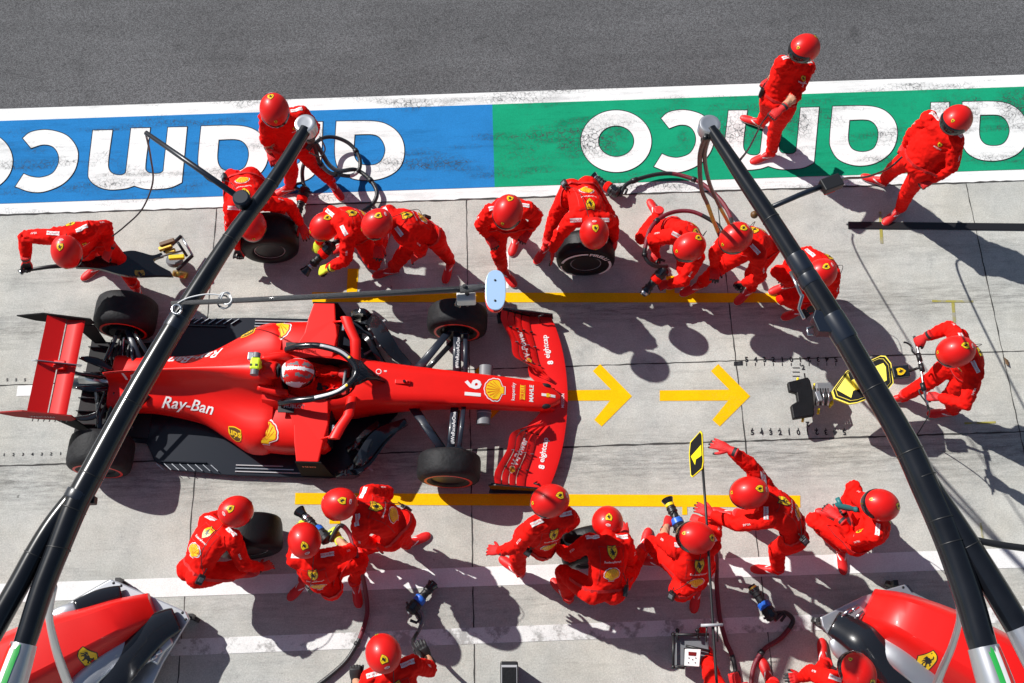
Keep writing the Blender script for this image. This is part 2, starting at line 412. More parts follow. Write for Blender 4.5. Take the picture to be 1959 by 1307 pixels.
def ground_poly(name, loops, m, z, parent, px=True):
    """painted shape on the ground from outlines given in photograph pixels"""
    pts, tr = tess(loops); bm = bmesh.new(); vs = [bm.verts.new(G(p.x, p.y, z) if px else V((p.x, p.y, z))) for p in pts]
    for t in tr:
        try:
            f = bm.faces.new([vs[i] for i in t]); f.normal_update()
            if f.normal.z < 0: f.normal_flip()
        except ValueError: pass
    return obj(name, bm, m, parent, recalc=False)
# ------------------------------------------------------------------ the setting: lanes and painted markings
random.seed(4)
def lerp(a, b, t): return a+(b-a)*t
def rowpt(y0, y1, x): return (x, lerp(y0, y1, x/1959.0))
def band(y0a, y1a, y0b, y1b, x0, x1):
    return [V(rowpt(y0a, y1a, x0)), V(rowpt(y0a, y1a, x1)), V(rowpt(y0b, y1b, x1)), V(rowpt(y0b, y1b, x0))]
def struct(name, bm, m, parent=None):
    o = obj(name, bm, m, parent, recalc=False)
    if parent is None: o['kind'] = 'structure'
    return o
def yrow(a, b): return (G(*rowpt(a, b, 0)).y+G(*rowpt(a, b, 1959)).y)/2
Y_edge = yrow(413, 345); Y_b0 = yrow(389.3, 325); Y_b1 = yrow(229.4, 168.5); Y_w1 = yrow(206.5, 145)
def rect_xy(name, x0, x1, y0, y1, z, m, parent=None, seg=1):
    bm = bmesh.new()
    bm.faces.new([bm.verts.new(p) for p in ((x0, y0, z), (x1, y0, z), (x1, y1, z), (x0, y1, z))])
    return struct(name, bm, m, parent)
pit = rect_xy('pit_lane', -45, 45, -30, Y_edge, 0, 'concrete')
fast = rect_xy('asphalt_lane', -45, 45, Y_w1-.02, 50, -0.004, 'asphalt')
strip = rect_xy('painted_strip', -45, 45, Y_edge, Y_w1, 0.000, 'paint_white')
xm = G(944, 277).x
rect_xy('blue_panel', -12, xm, Y_b0, Y_b1, .004, 'paint_blue', strip)
rect_xy('green_panel', xm, 14, Y_b0, Y_b1, .004, 'paint_green', strip)
# ragged dark joint between the concrete and the painted strip, and the slab joints
def seam_line(a, b, w, parent, z=.003, rag=.004):
    bm = bmesh.new(); a = V((*a, z)); b = V((*b, z)); d = (b-a); n = max(2, int(d.length/.08)); q = V((-d.y, d.x, 0)).normalized(); prev = None
    for i in range(n+1):
        p = a+d*i/n; j = q*random.uniform(-rag, rag); ww = w*random.uniform(.5, 1.5)/2
        cur = (bm.verts.new(p+j-q*ww), bm.verts.new(p+j+q*ww))
        if prev: bm.faces.new((prev[0], cur[0], cur[1], prev[1]))
        prev = cur
    for f in bm.faces:
        f.normal_update()
        if f.normal.z < 0: f.normal_flip()
    return struct('slab_joint', bm, 'seam', parent)
seam_line((-12, Y_edge), (12, Y_edge), .016, pit, z=.006, rag=.005)
X0 = G(900, 840).x
for k in range(-4, 5): seam_line((X0+3.0*k, Y_edge-.01), (X0+3.0*k, -12), .011, pit)
for a, b in ((736.7, 672.6), (893, 825)): seam_line((-12, yrow(a, b)), (12, yrow(a, b)), .011 if a < 800 else .016, pit)
ya = yrow(736.7, 672.6); yb = yrow(893, 825)


# lettering of the strip (reads upside down from here)
B_ = lambda x: x+1275.2
Lc = [(140, 365, 1), (190, 328), (290, 315), (400, 345), (460, 410), (475, 480), (450, 570), (380, 645), (270, 690), (180, 690), (95, 660, 1), (145, 583, 1), (190, 600), (250, 605), (320, 580), (357, 520), (355, 460), (320, 415), (260, 404), (190, 425, 1)]
Lm = [(567, 318, 1), (685, 316, 1), (660, 500), (666, 560), (700, 587), (745, 590), (768, 575, 1), (800, 305, 1), (915, 303, 1), (887, 520), (895, 568), (930, 581), (975, 580), (997, 565, 1), (1025, 300, 1), (1140, 297, 1), (1108, 635, 1), (1040, 665), (950, 675), (880, 672), (818, 655, 1), (760, 672), (670, 678), (600, 660), (550, 620), (540, 560)]
La = [(1228, 292, 1), (1400, 288), (1500, 296), (1570, 325), (1620, 380), (1637, 450), (1620, 530), (1575, 590), (1500, 635), (1420, 652), (1340, 645), (1260, 610), (1215, 540), (1211, 470)]
La_h = [(1333, 374, 1), (1430, 371), (1480, 385), (1512, 425), (1517, 480), (1495, 540), (1450, 565), (1390, 567), (1345, 545), (1325, 490)]
Lr = [(B_(577), 268, 1), (B_(692), 266, 1), (B_(684), 470), (B_(670), 540), (B_(625), 600), (B_(560), 630), (B_(480), 640, 1), (B_(470), 545, 1), (B_(535), 525), (B_(562), 480)]
La2 = [(B_(777), 263, 1), (B_(1000), 262), (B_(1100), 290), (B_(1165), 350), (B_(1190), 430), (B_(1175), 520), (B_(1120), 580), (B_(1030), 615), (B_(930), 620), (B_(850), 600), (B_(790), 550), (B_(768), 450)]
La2_h = [(B_(887), 342, 1), (B_(1000), 342), (B_(1050), 370), (B_(1075), 430), (B_(1060), 490), (B_(1020), 525), (B_(950), 530), (B_(905), 510), (B_(882), 460)]
def A2px(pts): return [(p[0]/3.188, 150+p[1]/3.188)+tuple(p[2:]) for p in pts]
def ell(cx, cy, rx, ry): return [(cx+rx*math.cos(t), cy+ry*math.sin(t)) for t in [2*math.pi*k/16 for k in range(16)]]
letters = [[A2px(Lc)], [A2px(Lm)], [A2px(La), A2px(La_h)], [A2px(Lr)], [A2px(La2), A2px(La2_h)], [ell(-46, 308.5, 70, 59), ell(-46, 308.5, 36, 30)]]
def shift(loop): return [((p[0]*.961+1223), p[1]-.0312*(p[0]*.961+1223-p[0]))+tuple(p[2:]) for p in loop]
for S_ in (False, True):
    for L in letters:
        loops = [smooth2(shift(l) if S_ else l) for l in L]
        o1 = [grow(loops[0], 1.6)]+[grow(h, -1.6) for h in loops[1:]]
        ground_poly('letter_edge', o1, 'paint_black', .008, strip)
        ground_poly('letter', loops, 'paint_white', .012, strip)

# lane markings
def quadpx(*p): return [V(q) for q in p]
mk = ground_poly('line_marking', [quadpx((597, 559), (1490, 561), (1490, 579), (597, 578))], 'paint_yellow', .004, pit)
ground_poly('line_marking', [quadpx((665, 514), (686, 514), (683, 560), (663, 560))], 'paint_yellow', .0045, pit)
ground_poly('line_marking', [quadpx((1274, 528), (1290, 528), (1291, 562), (1274, 562))], 'paint_yellow', .0045, pit)
ground_poly('line_marking', [quadpx((565, 943), (1531, 948), (1531, 971), (564, 965))], 'paint_yellow', .004, pit)
ground_poly('line_marking', [quadpx((630, 964), (650, 964), (651, 1002), (630, 1002))], 'paint_yellow', .0045, pit)
ground_poly('line_marking', [quadpx((1305, 968), (1314, 968), (1315, 985), (1305, 985))], 'paint_yellow', .0045, pit)
for dx, sx in ((0, 1062), (-226, 800), (226, 1262)):
    a = [(sx, 747), (1169+dx, 745.6), (1134+dx, 710), (1148+dx, 696.5), (1209+dx, 758), (1151+dx, 816), (1136.7+dx, 803.5), (1167+dx, 766.5), (sx, 767)]
    ground_poly('arrow_marking', [quadpx(*a)], 'paint_yellow', .004, pit)
ground_poly('line_marking', [band(1117, 1048, 1153, 1086, -300, 2300)], 'line_white', .004, pit)
ground_poly('line_marking', [band(1236, 1160, 1268, 1190, -300, 2300)], 'line_worn', .004, pit)
ground_poly('patch_marking', [quadpx((34, 738), (64, 737), (60, 757), (31, 758))], 'line_white', .004, pit)
ground_poly('patch_marking', [quadpx((1404, 692), (1421, 691), (1421, 699), (1404, 700))], 'paint_black', .004, pit)
ground_poly('patch_marking', [quadpx((969, 482), (974, 482), (973, 552), (968, 552))], 'line_white', .004, pit)
ground_poly('chalk_marking', [quadpx((1783, 574), (1862, 575), (1862, 579), (1783, 578))], 'chalk_yellow', .004, pit)
ground_poly('chalk_marking', [quadpx((1820, 579), (1826, 579), (1829, 618), (1823, 618))], 'chalk_yellow', .0045, pit)
ground_poly('chalk_marking', [quadpx((1845, 808), (1905, 806), (1905, 810), (1845, 812))], 'chalk_yellow', .004, pit)
ground_poly('chalk_marking', [quadpx((1681, 405), (1686, 405), (1690, 466), (1684, 466))], 'chalk_yellow', .0045, pit)
ground_poly('chalk_marking', [quadpx((1874, 1000), (1878, 1000), (1884, 1040), (1880, 1040))], 'chalk_yellow', .004, pit)
def ground_text(s, px, py, size, ang, m='paint_black', z=.006):
    pts, tr, hw = text2(s, .03); bm = bmesh.new(); o = G(px, py); R = Matrix.Rotation(ang, 2)
    vs = []
    for p in pts:
        q = R @ (p*(size/hw)); vs.append(bm.verts.new((o.x+q.x, o.y+q.y, z)))
    for t in tr:
        try: bm.faces.new([vs[i] for i in t])
        except ValueError: pass
    return obj('scale_number', bm, m, pit, recalc=False)
seq = '54321012345'
for k, ch in enumerate(seq):
    fx = .062
    ground_text(ch, 1428+17.1*k, 688, fx, 0 if k < 6 else math.pi)
    ground_text(ch, 1439+17.6*k, 827.5, fx, 0 if k < 6 else math.pi)
    for (x, y) in ((1428+17.1*k, 694), (1439+17.6*k, 818.5)):
        ground_poly('scale_tick', [quadpx((x-.7, y), (x+.7, y), (x+.7, y+6), (x-.7, y+6))], 'paint_black', .006, pit)
for k in range(3): ground_poly('scale_tick', [quadpx((1516, 703+k*8), (1530, 703+k*8), (1530, 704.3+k*8), (1516, 704.3+k*8))], 'paint_black', .006, pit)
ground_text('2', 1536, 703, .06, 0); ground_text('1', 1539, 719, .06, 0); ground_text('2', 1545, 812, .06, math.pi)
for k in range(3): ground_text('5', 14+17*k, 727, .035, 0)
for k in range(7): ground_text('1234321'[k], 8+18*k, 870-.3*k, .035, 0)
# flat black rubber strip lying on the concrete
bm = bmesh.new(); pts = [G(1622, 425), G(2100, 430), G(2100, 443), G(1622, 438)]
prism(bm, [V((p.x, p.y, .002)) for p in pts], (0, 0, .014)); o = obj('rubber_strip', bm, 'black', None, bevel=.003)
tag(o, 'long flat black strip lying on the concrete under the walking man at right', 'strip')
# ------------------------------------------------------------------ people
def remeshed(bm, voxel, smooth_n=4):
    """one closed continuous surface out of overlapping volumes"""
    me = bpy.data.meshes.new('tmp'); bmesh.ops.recalc_face_normals(bm, faces=bm.faces); bm.to_mesh(me); bm.free()
    o = bpy.data.objects.new('tmp', me); C.objects.link(o)
    md = o.modifiers.new('r', 'REMESH'); md.mode = 'VOXEL'; md.voxel_size = voxel
    m2 = o.modifiers.new('s', 'SMOOTH'); m2.factor = .5; m2.iterations = smooth_n
    dg = bpy.context.evaluated_depsgraph_get(); out = bpy.data.meshes.new_from_object(o.evaluated_get(dg))
    bpy.data.objects.remove(o); bpy.data.meshes.remove(me)
    for f in out.polygons: f.use_smooth = True
    return out
def rtube(bm, pts, radii, n=14):
    tube(bm, pts, radii, n=n)
    for p, r in zip(pts, radii): sphere(bm, p, r, seg=n)
def orient(fwd_, up_):
    f = V(fwd_).normalized(); r = f.cross(V(up_)).normalized(); u = r.cross(f)
    return Matrix(((r.x, f.x, u.x), (r.y, f.y, u.y), (r.z, f.z, u.z)))     # columns: right, forward, up

# --- helmet (shared meshes). local: +Y forward, +Z crown
HA, HB, HCr = .156, .184, .168
def helm_pt(az, el, k=1.0):
    """az from forward to the right, el up"""
    x = math.sin(az)*math.cos(el); y = math.cos(az)*math.cos(el); z = math.sin(el)
    zz = z*HCr if z > 0 else z*HCr*.86
    yy = y*HB*(1+.05*max(0, -z)) if y > 0 else y*HB*(1-.18*max(0, -z))
    return V((x*HA*(1-.12*max(0, -z)), yy, zz))*k
def helmet_meshes():
    bm = bmesh.new(); n, m_ = 40, 24; rows = []
    for j in range(m_+1):
        el = math.radians(-62+152*j/m_)
        rows.append([bm.verts.new(helm_pt(2*math.pi*i/n, el)) for i in range(n)])
    for a, b in zip(rows, rows[1:]):
        for i in range(n): bm.faces.new((a[i], a[(i+1) % n], b[(i+1) % n], b[i])).smooth = True
    bmesh.ops.remove_doubles(bm, verts=bm.verts, dist=1e-4)
    # lower rim rolls in
    o = obj('helmet', bm, 'shell_red', None, smooth=True); sh = o.data; bpy.data.objects.remove(o)
    bv = BVHTree.FromPolygons([v.co.copy() for v in sh.vertices], [tuple(p.vertices) for p in sh.polygons])
    bm = bmesh.new(); rows = []
    for j in range(9):
        el = math.radians(-26+44*j/8); lim = math.radians(82-14*abs(j-4)/4)
        rows.append([bm.verts.new(helm_pt(-lim+2*lim*i/24, el, 1.028 if 0 < i < 24 and 0 < j < 8 else .99)) for i in range(25)])
    for a, b in zip(rows, rows[1:]):
        for i in range(24): bm.faces.new((a[i], a[i+1], b[i+1], b[i])).smooth = True
    o = obj('visor', bm, 'visor', None, smooth=True); vz = o.data; bpy.data.objects.remove(o)
    # rim, vents
    bm = bmesh.new()
    tube(bm, [helm_pt(2*math.pi*i/36, math.radians(-61), .99) for i in range(37)], .008, n=8)
    o = obj('trim', bm, 'black', None, smooth=True); tr = o.data; bpy.data.objects.remove(o)
    def em(nm, lay, el, size):
        nn = V((0, math.cos(el), math.sin(el))); u = V((1, 0, 0)) if True else 0; v = nn.cross(u)
        c = V((0, HB*math.cos(el), HCr*math.sin(el)))
        # upright seen from behind/above: top of emblem points to the back of the head is wrong; it points forward
        o = decal(nm, lay, c, -u, -v if False else nn.cross(-u), nn, size, bv, None, off=.0025, maxlen=.012); m = o.data; bpy.data.objects.remove(o); return m
    e1 = em('emblem', shield_design(), math.radians(130), .074)
    e2 = em('badge', shield_design(), math.radians(38), .036)
    ov = ell(0, 0, .5, .27); inn = ell(0, 0, .42, .19)
    e3 = em('sticker', [([sc2([V(p) for p in ov], 1)], 'white'), ([sc2([V(p) for p in inn], 1)], 'red_mark'), ('T', 'BELL', 'white', .0)], math.radians(157), .045)
    return sh, vz, tr, e1, e2, e3
HM = helmet_meshes()
# --- hands (gloves) and boots, shared meshes. hand local: wrist at origin, +Y to the fingers, +Z back of hand, thumb on +X
def glove_mesh(kind):
    bm = bmesh.new()
    curl = {'relaxed': 22, 'grip': 62, 'open': 13}[kind]; spread = {'relaxed': 4, 'grip': 2, 'open': 6}[kind]
    loft(bm, [[V((x*w, y, z*h)) for x, z in [(math.cos(t), math.sin(t)) for t in [2*math.pi*k/14 for k in range(14)]]] for y, w, h in ((-.075, .043, .036), (-.03, .039, .030), (0, .034, .024), (.03, .043, .022), (.07, .048, .021), (.098, .044, .016), (.106, .030, .008))])
    for i, (x, L, r) in enumerate(((.034, .076, .0115), (.012, .086, .012), (-.011, .080, .0115), (-.033, .062, .0105))):
        a = math.radians(spread*(1.5-i)); p = V((x, .093, 0)); ang = 0; pts = [V((x*.9, .07, 0)), p.copy()]
        for seg, f in enumerate((.44, .32, .24)):
            ang += math.radians(curl*(1, 1.15, .8)[seg]); d = V((math.sin(a)*math.cos(ang), math.cos(a)*math.cos(ang), -math.sin(ang)))
            p = p+d*L*f; pts.append(p.copy())
        rtube(bm, pts, [r*1.1, r*1.08, r, r*.92, r*.8], n=10)
    ta = {'relaxed': 38, 'grip': 30, 'open': 42}[kind]; p = V((.028, .022, -.004)); pts = [p.copy()]
    for L, dd, dz in ((.040, 0, -.25), (.033, -12, -.45), (.026, -22, -.6)):
        t = math.radians(ta+dd); k = 1.6 if kind == 'grip' else .6
        d = V((math.sin(t), math.cos(t), dz*k)).normalized(); p = p+d*L; pts.append(p.copy())
    rtube(bm, pts, [.018, .0145, .013, .011], n=10)
    return remeshed(bm, .0045, 3)
HANDS = {}
for kind in ('relaxed', 'grip', 'open'):
    src = glove_mesh(kind)
    for side in ('R', 'L'):
        for colr in ('glove_red', 'glove_yellow', 'glove_black'):
            m = src.copy()
            # right hand seen from the back: thumb on the left (-X)
            if side == 'R':
                for v in m.vertices: v.co.x = -v.co.x
                m.flip_normals()
            m.materials.append(MATS[colr]); m.materials.append(MATS['glove_black'])
            for f in m.polygons:
                c = f.center
                if -.06 < c.y < -.035 or (c.z < -.014 and c.y > .0): f.material_index = 1
            HANDS[(kind, side, colr)] = m
def boot_mesh():
    bm = bmesh.new(); secs = []
    for y, w, h, zc in ((-.075, .020, .03, .035), (-.068, .036, .085, .05), (-.03, .042, .12, .0), (.02, .041, .115, .0), (.06, .042, .088, .0), (.11, .048, .068, .0), (.16, .050, .056, .0), (.20, .044, .046, 0), (.228, .028, .034, 0), (.238, .010, .018, 0)):
        lo = .0; ring = []
        for k in range(18):
            t = 2*math.pi*k/18; x = math.cos(t); z = math.sin(t)
            ring.append(V((x*w*(1 if z < .2 else 1-.25*z), y, lo+(z*.5+.5)*h if z > -.2 else lo+(.08+z*.1)*.02)))
        secs.append(ring)
    loft(bm, secs)
    tube(bm, [(0, -.028, .05), (0, -.022, .12), (0, -.015, .19)], [.047, .046, .056], n=16)
    me = remeshed(bm, .007, 3)
    for k in ('boot_red', 'black', 'white'): me.materials.append(MATS[k])
    for f in me.polygons:
        c = f.center
        if c.z < .006: f.material_index = 1
        elif c.z < .016: f.material_index = 2
        elif abs(c.x) > .02 and abs(c.z-.03-(c.y+.05)*.28) < .006 and -.05 < c.y < .13: f.material_index = 2
    return me
BOOT = boot_mesh()
# radio pack and shoulder strips
def fabric(me, joints, seed, amp=1.0):
    """cloth folds: ridged noise along the normal, stronger near the bending joints"""
    off = V((seed*3.1, seed*1.7, seed*.9)); cos = [v.co.copy() for v in me.vertices]; nor = [v.normal.copy() for v in me.vertices]
    for i, v in enumerate(me.vertices):
        p = cos[i]; q = p*9+off
        w = noise.noise_vector(q*.5)*.9
        a = 1-abs(noise.noise(V((q.x*1.0, q.y*1.0, q.z*1.6))+w)*2.2); b = 1-abs(noise.noise(q*2.4+w*1.5)*2.0)
        near = 0
        for j, rr in joints:
            d = (p-j).length
            if d < rr: near = max(near, 1-d/rr)
        v.co = p+nor[i]*((a-.55)*.012+(b-.55)*.0085)*(0.55+1.3*near)*amp
def person(data, label, hands=('relaxed', 'relaxed'), gloves='glove_red', bare='', group=None, suit=True, seed=0, radio=True, stout=1.0, az=None, patches=True):
    J = {k: V(q) for k, q in data.items() if isinstance(q, (list, tuple))}
    base = V((J['PV'].x, J['PV'].y, 0)); root = thing('person', label, 'person', base, group)
    J = {k: q-base for k, q in J.items()}
    az = math.radians(data['az']); pit = math.radians(data['pit'])
    up = (J['NK']-J['PV']).normalized(); lr = ((J['LS']-J['RS'])); lr = (lr-up*lr.dot(up)).normalized(); front = lr.cross(up)
    fa = V((math.cos(az), math.sin(az), 0))
    bm = bmesh.new()
    T = lambda t, f=0: J['PV'].lerp(J['NK'], t)-front*f
    bend = .035+.05*(1-max(0, up.z))
    def oval(c, a_, b_, lrv, u): 
        f_ = lrv.cross(u).normalized(); l_ = u.cross(f_).normalized()
        return [c+l_*math.cos(t)*a_+f_*math.sin(t)*b_*(1.0 if math.sin(t) < 0 else .95) for t in [2*math.pi*k/20 for k in range(20)]]
    hp = (J['LH']-J['RH']).normalized(); s = stout
    secs = [oval(T(-.14), .11, .085, hp, up), oval(T(-.06), .165, .125*s, hp, up), oval(T(.06, .01), .172, .132*s, hp, up), oval(T(.25, bend*.7), .168*s, .13*s, (hp+lr), up), oval(T(.5, bend), .188*s, .140*s, lr, up),
            oval(T(.72, bend*.8), .200*s**.6, .138, lr, up), oval(T(.88, bend*.5), .182*s**.5, .116, lr, up), oval(T(.98, .01), .10, .08, lr, up)]
    loft(bm, secs)
    nk2 = J['NK'].lerp(J['HD'], .75)
    rtube(bm, [J['NK']-up*.05, J['NK'], nk2], [.085, .068, .062])
    for s_ in 'LR':
        S_, E_, W_ = J[s_+'S'], J[s_+'E'], J[s_+'W']; ch = T(.86)
        rtube(bm, [ch.lerp(S_, .35), S_, S_.lerp(E_, .5), E_, E_.lerp(W_, .45), E_.lerp(W_, .88)], [.105, .095, .083, .072, .065, .052])
        H_, K_, A_ = J[s_+'H'], J[s_+'K'], J[s_+'A']
        rtube(bm, [H_+V((0, 0, .02)), H_.lerp(K_, .3), H_.lerp(K_, .65), K_, K_.lerp(A_, .35), K_.lerp(A_, .75), A_], [.122, .116, .100, .084, .082, .072, .062])
    me = remeshed(bm, .0155, 3)
    fabric(me, [(J[k], .2) for k in ('LE', 'RE', 'LK', 'RK', 'LS', 'RS')]+[(T(.1), .26), (J['LA'], .14), (J['RA'], .14)], seed)
    body = link('body', me, ['suit', 'skin', 'suit_dark'], root)
    # skin where the photo shows it (rolled sleeves, neck)
    neck = J['NK'].lerp(J['HD'], .55)
    for f in me.polygons:
        c = f.center
        if (c-neck).length < .085 and (c-J['NK']).dot(up) > .065: f.material_index = 1
        for s_ in 'LR':
            if s_ in bare:
                e, w = J[s_+'E'], J[s_+'W']; d = w-e; t = (c-e).dot(d)/d.length_squared
                if t > .22 and (c-e-d*t).length < .09 and t < 1.2: f.material_index = 1
    bare_v = set()
    for s_ in bare:
        e, w = J[s_+'E'], J[s_+'W']; d = w-e
        for v in me.vertices:
            t = (v.co-e).dot(d)/d.length_squared; ax = e+d*t
            if .2 < t < 1.2 and (v.co-ax).length < .09: v.co = ax+(v.co-ax)*(.74 if t > .26 else .9)
    for f in me.polygons: f.use_smooth = True
    bv = bvh_of(body)
    # helmet
    F = V((math.cos(pit)*math.cos(az), math.cos(pit)*math.sin(az), math.sin(pit))); hu = V((0, 0, 1))
    R = orient(F, hu)
    M_ = Matrix.Translation(J['HD']) @ R.to_4x4()
    if suit:
        h = link('helmet', HM[0], None, root); h.matrix_local = M_
        for me2, nm in ((HM[1], 'visor'), (HM[2], 'trim'), (HM[3], 'emblem'), (HM[4], 'badge'), (HM[5], 'sticker')): link(nm, me2, None, h)
    # gloves
    for s_, kind in zip('LR', hands):
        W_, E_ = J[s_+'W'], J[s_+'E']; d = (J[s_+'F']-W_) if (s_+'F') in J else (W_-E_)
        d = d.normalized()*.7+(W_-E_).normalized()*.3
        upv = V((0, 0, 1)); 
        if abs(d.normalized().z) > .85: upv = -front
        hr = orient(d, upv); g = link('glove', HANDS[(kind, s_, gloves if not (gloves == 'half' ) else 'glove_black')], None, root)
        g.matrix_local = Matrix.Translation(W_) @ hr.to_4x4() @ Matrix.Scale(1.34 if gloves == 'glove_yellow' else 1.14, 4)
    for s_ in 'LR':
        A_ = J[s_+'A']; K_ = J[s_+'K']
        t = (J[s_+'T']-A_) if (s_+'T') in J else fa.copy(); t.z = 0
        t = t.normalized()
        shin = (K_-A_).normalized(); b = link('boot', BOOT, None, root)
        zz = max(0, A_.z-.10)
        if shin.z < .35: hr = orient(t*.5+V((0, 0, -.85)), -shin) if False else orient(t, V((0, 0, 1)))
        else: hr = orient(t, V((0, 0, 1)))
        b.matrix_local = Matrix.Translation(V((A_.x, A_.y, zz))-t*(-.02)) @ hr.to_4x4() @ Matrix.Scale(1.06, 4)
    # markings on the back, the shoulders and the chest
    if patches:
        def mark(lay, t, side, nrm, size, nm='emblem', rot_up=None):
            o = T(t)+lr*side
            decal(nm, lay, o, (rot_up or up).cross(nrm), rot_up or up, nrm, size, bv, root, off=.004, maxlen=.022, depth=.9)
        fr = lambda x0, x1, y0, y1: [V((x0, y0)), V((x1, y0)), V((x1, y1)), V((x0, y1))]
        mark([([fr(-.34, -.325, -.5, .5)], 'suit_dark'), ([fr(.325, .34, -.5, .5)], 'suit_dark'), ([fr(-.34, .34, .495, .51)], 'suit_dark'), ([fr(-.34, .34, .02, .034)], 'suit_dark')], .58, 0, -front, .36, 'seam_lines')
        mark(shield_design(), .84, 0, -front, .105)
        mark(text_design('ScuderiaFerrari', 'white', .015), .69, 0, -front, .17, 'lettering')
        mark(pecten(), .46, 0, -front, .125)
        # shoulder strips
        for s_ in 'LR':
            out = (J[s_+'S']-J['NK']).normalized(); nn = (V((0, 0, 1))*.7+up*.5+out*.25).normalized(); al = out-nn*out.dot(nn); al.normalize()
            rect = [V((-.5, -.17)), V((.5, -.17)), V((.5, .17)), V((-.5, .17))]
            c = J['NK'].lerp(J[s_+'S'], .72)
            sg = 1 if al.cross(-front).dot(nn) > 0 else -1
            decal('shoulder_patch', [([rect], 'white'), ('T', 'kaspersky', 'red_mark', 0)], c, al*sg, nn.cross(al*sg), nn, .125, bv, root, off=.005, maxlen=.03, depth=.5)
        # small chest badge and words
        if front.z > -.35:
            decal('badge', shield_design(), T(.74)+lr*.09, up.cross(front), up, front, .05, bv, root, off=.004, depth=.6)
            decal('lettering', text_design('MISSION', 'white', .01), T(.66)+lr*.09, up.cross(front), up, front, .08, bv, root, off=.004, depth=.6)
        # marks on the upper arms
        for s_ in 'LR':
            a_ = J[s_+'S'].lerp(J[s_+'E'], .55); d = (J[s_+'E']-J[s_+'S']).normalized(); out = (J[s_+'S']-J['NK']).normalized(); nn = (V((0, 0, 1))+out*.4); nn = (nn-d*nn.dot(d)).normalized()
            decal('lettering', text_design('VELAS', 'white', .01), a_, d, nn.cross(d), nn, .075, bv, root, off=.004, depth=.4)
    # belt with a radio and a lead up to the helmet
    ring = []
    for k in range(20):
        t = 2*math.pi*k/20; dr = lr*math.cos(t)+front*math.sin(t); c = T(.12)
        h = bv.ray_cast(c+dr*.5, -dr, .5)
        ring.append((h[0] if h[0] else c+dr*.16)+dr*.004)
    bm = bmesh.new()
    rr = [[p+up*dz+(p-T(.12)).normalized()*dn for dz, dn in ((-.016, 0), (.016, 0), (.016, .006), (-.016, .006))] for p in ring]
    vs = [[bm.verts.new(q) for q in r] for r in rr]
    for i in range(20):
        a, b = vs[i], vs[(i+1) % 20]
        for j in range(4): bm.faces.new((a[j], a[(j+1) % 4], b[(j+1) % 4], b[j]))
    obj('belt', bm, 'suit_dark', root)
    if radio:
        q = ring[12 if seed % 2 else 18]; dn = (q-T(.12)).normalized(); bm = bmesh.new(); R2 = orient(dn, up)
        box(bm, q+dn*.022-up*.01, (.065, .036, .10), R2); tube(bm, [q+dn*.03+up*.04, q+dn*.03+up*.12], .006, n=6)
        box(bm, q+dn*.042-up*.005, (.045, .006, .05), R2, mi=1)
        obj('radio', bm, ['black', 'grey'], root, bevel=.004)
        bm = bmesh.new(); hb = J['HD']-R.col[2]*.10-R.col[1]*.12 if False else J['HD']+(R @ V((.03, -.12, -.10)))
        mid = q.lerp(hb, .5)-front*.13
        tube(bm, catmull([q+dn*.03+up*.05, mid, hb], 8), .0035, n=6); obj('lead', bm, 'black', root, smooth=True)
    return root, J, base
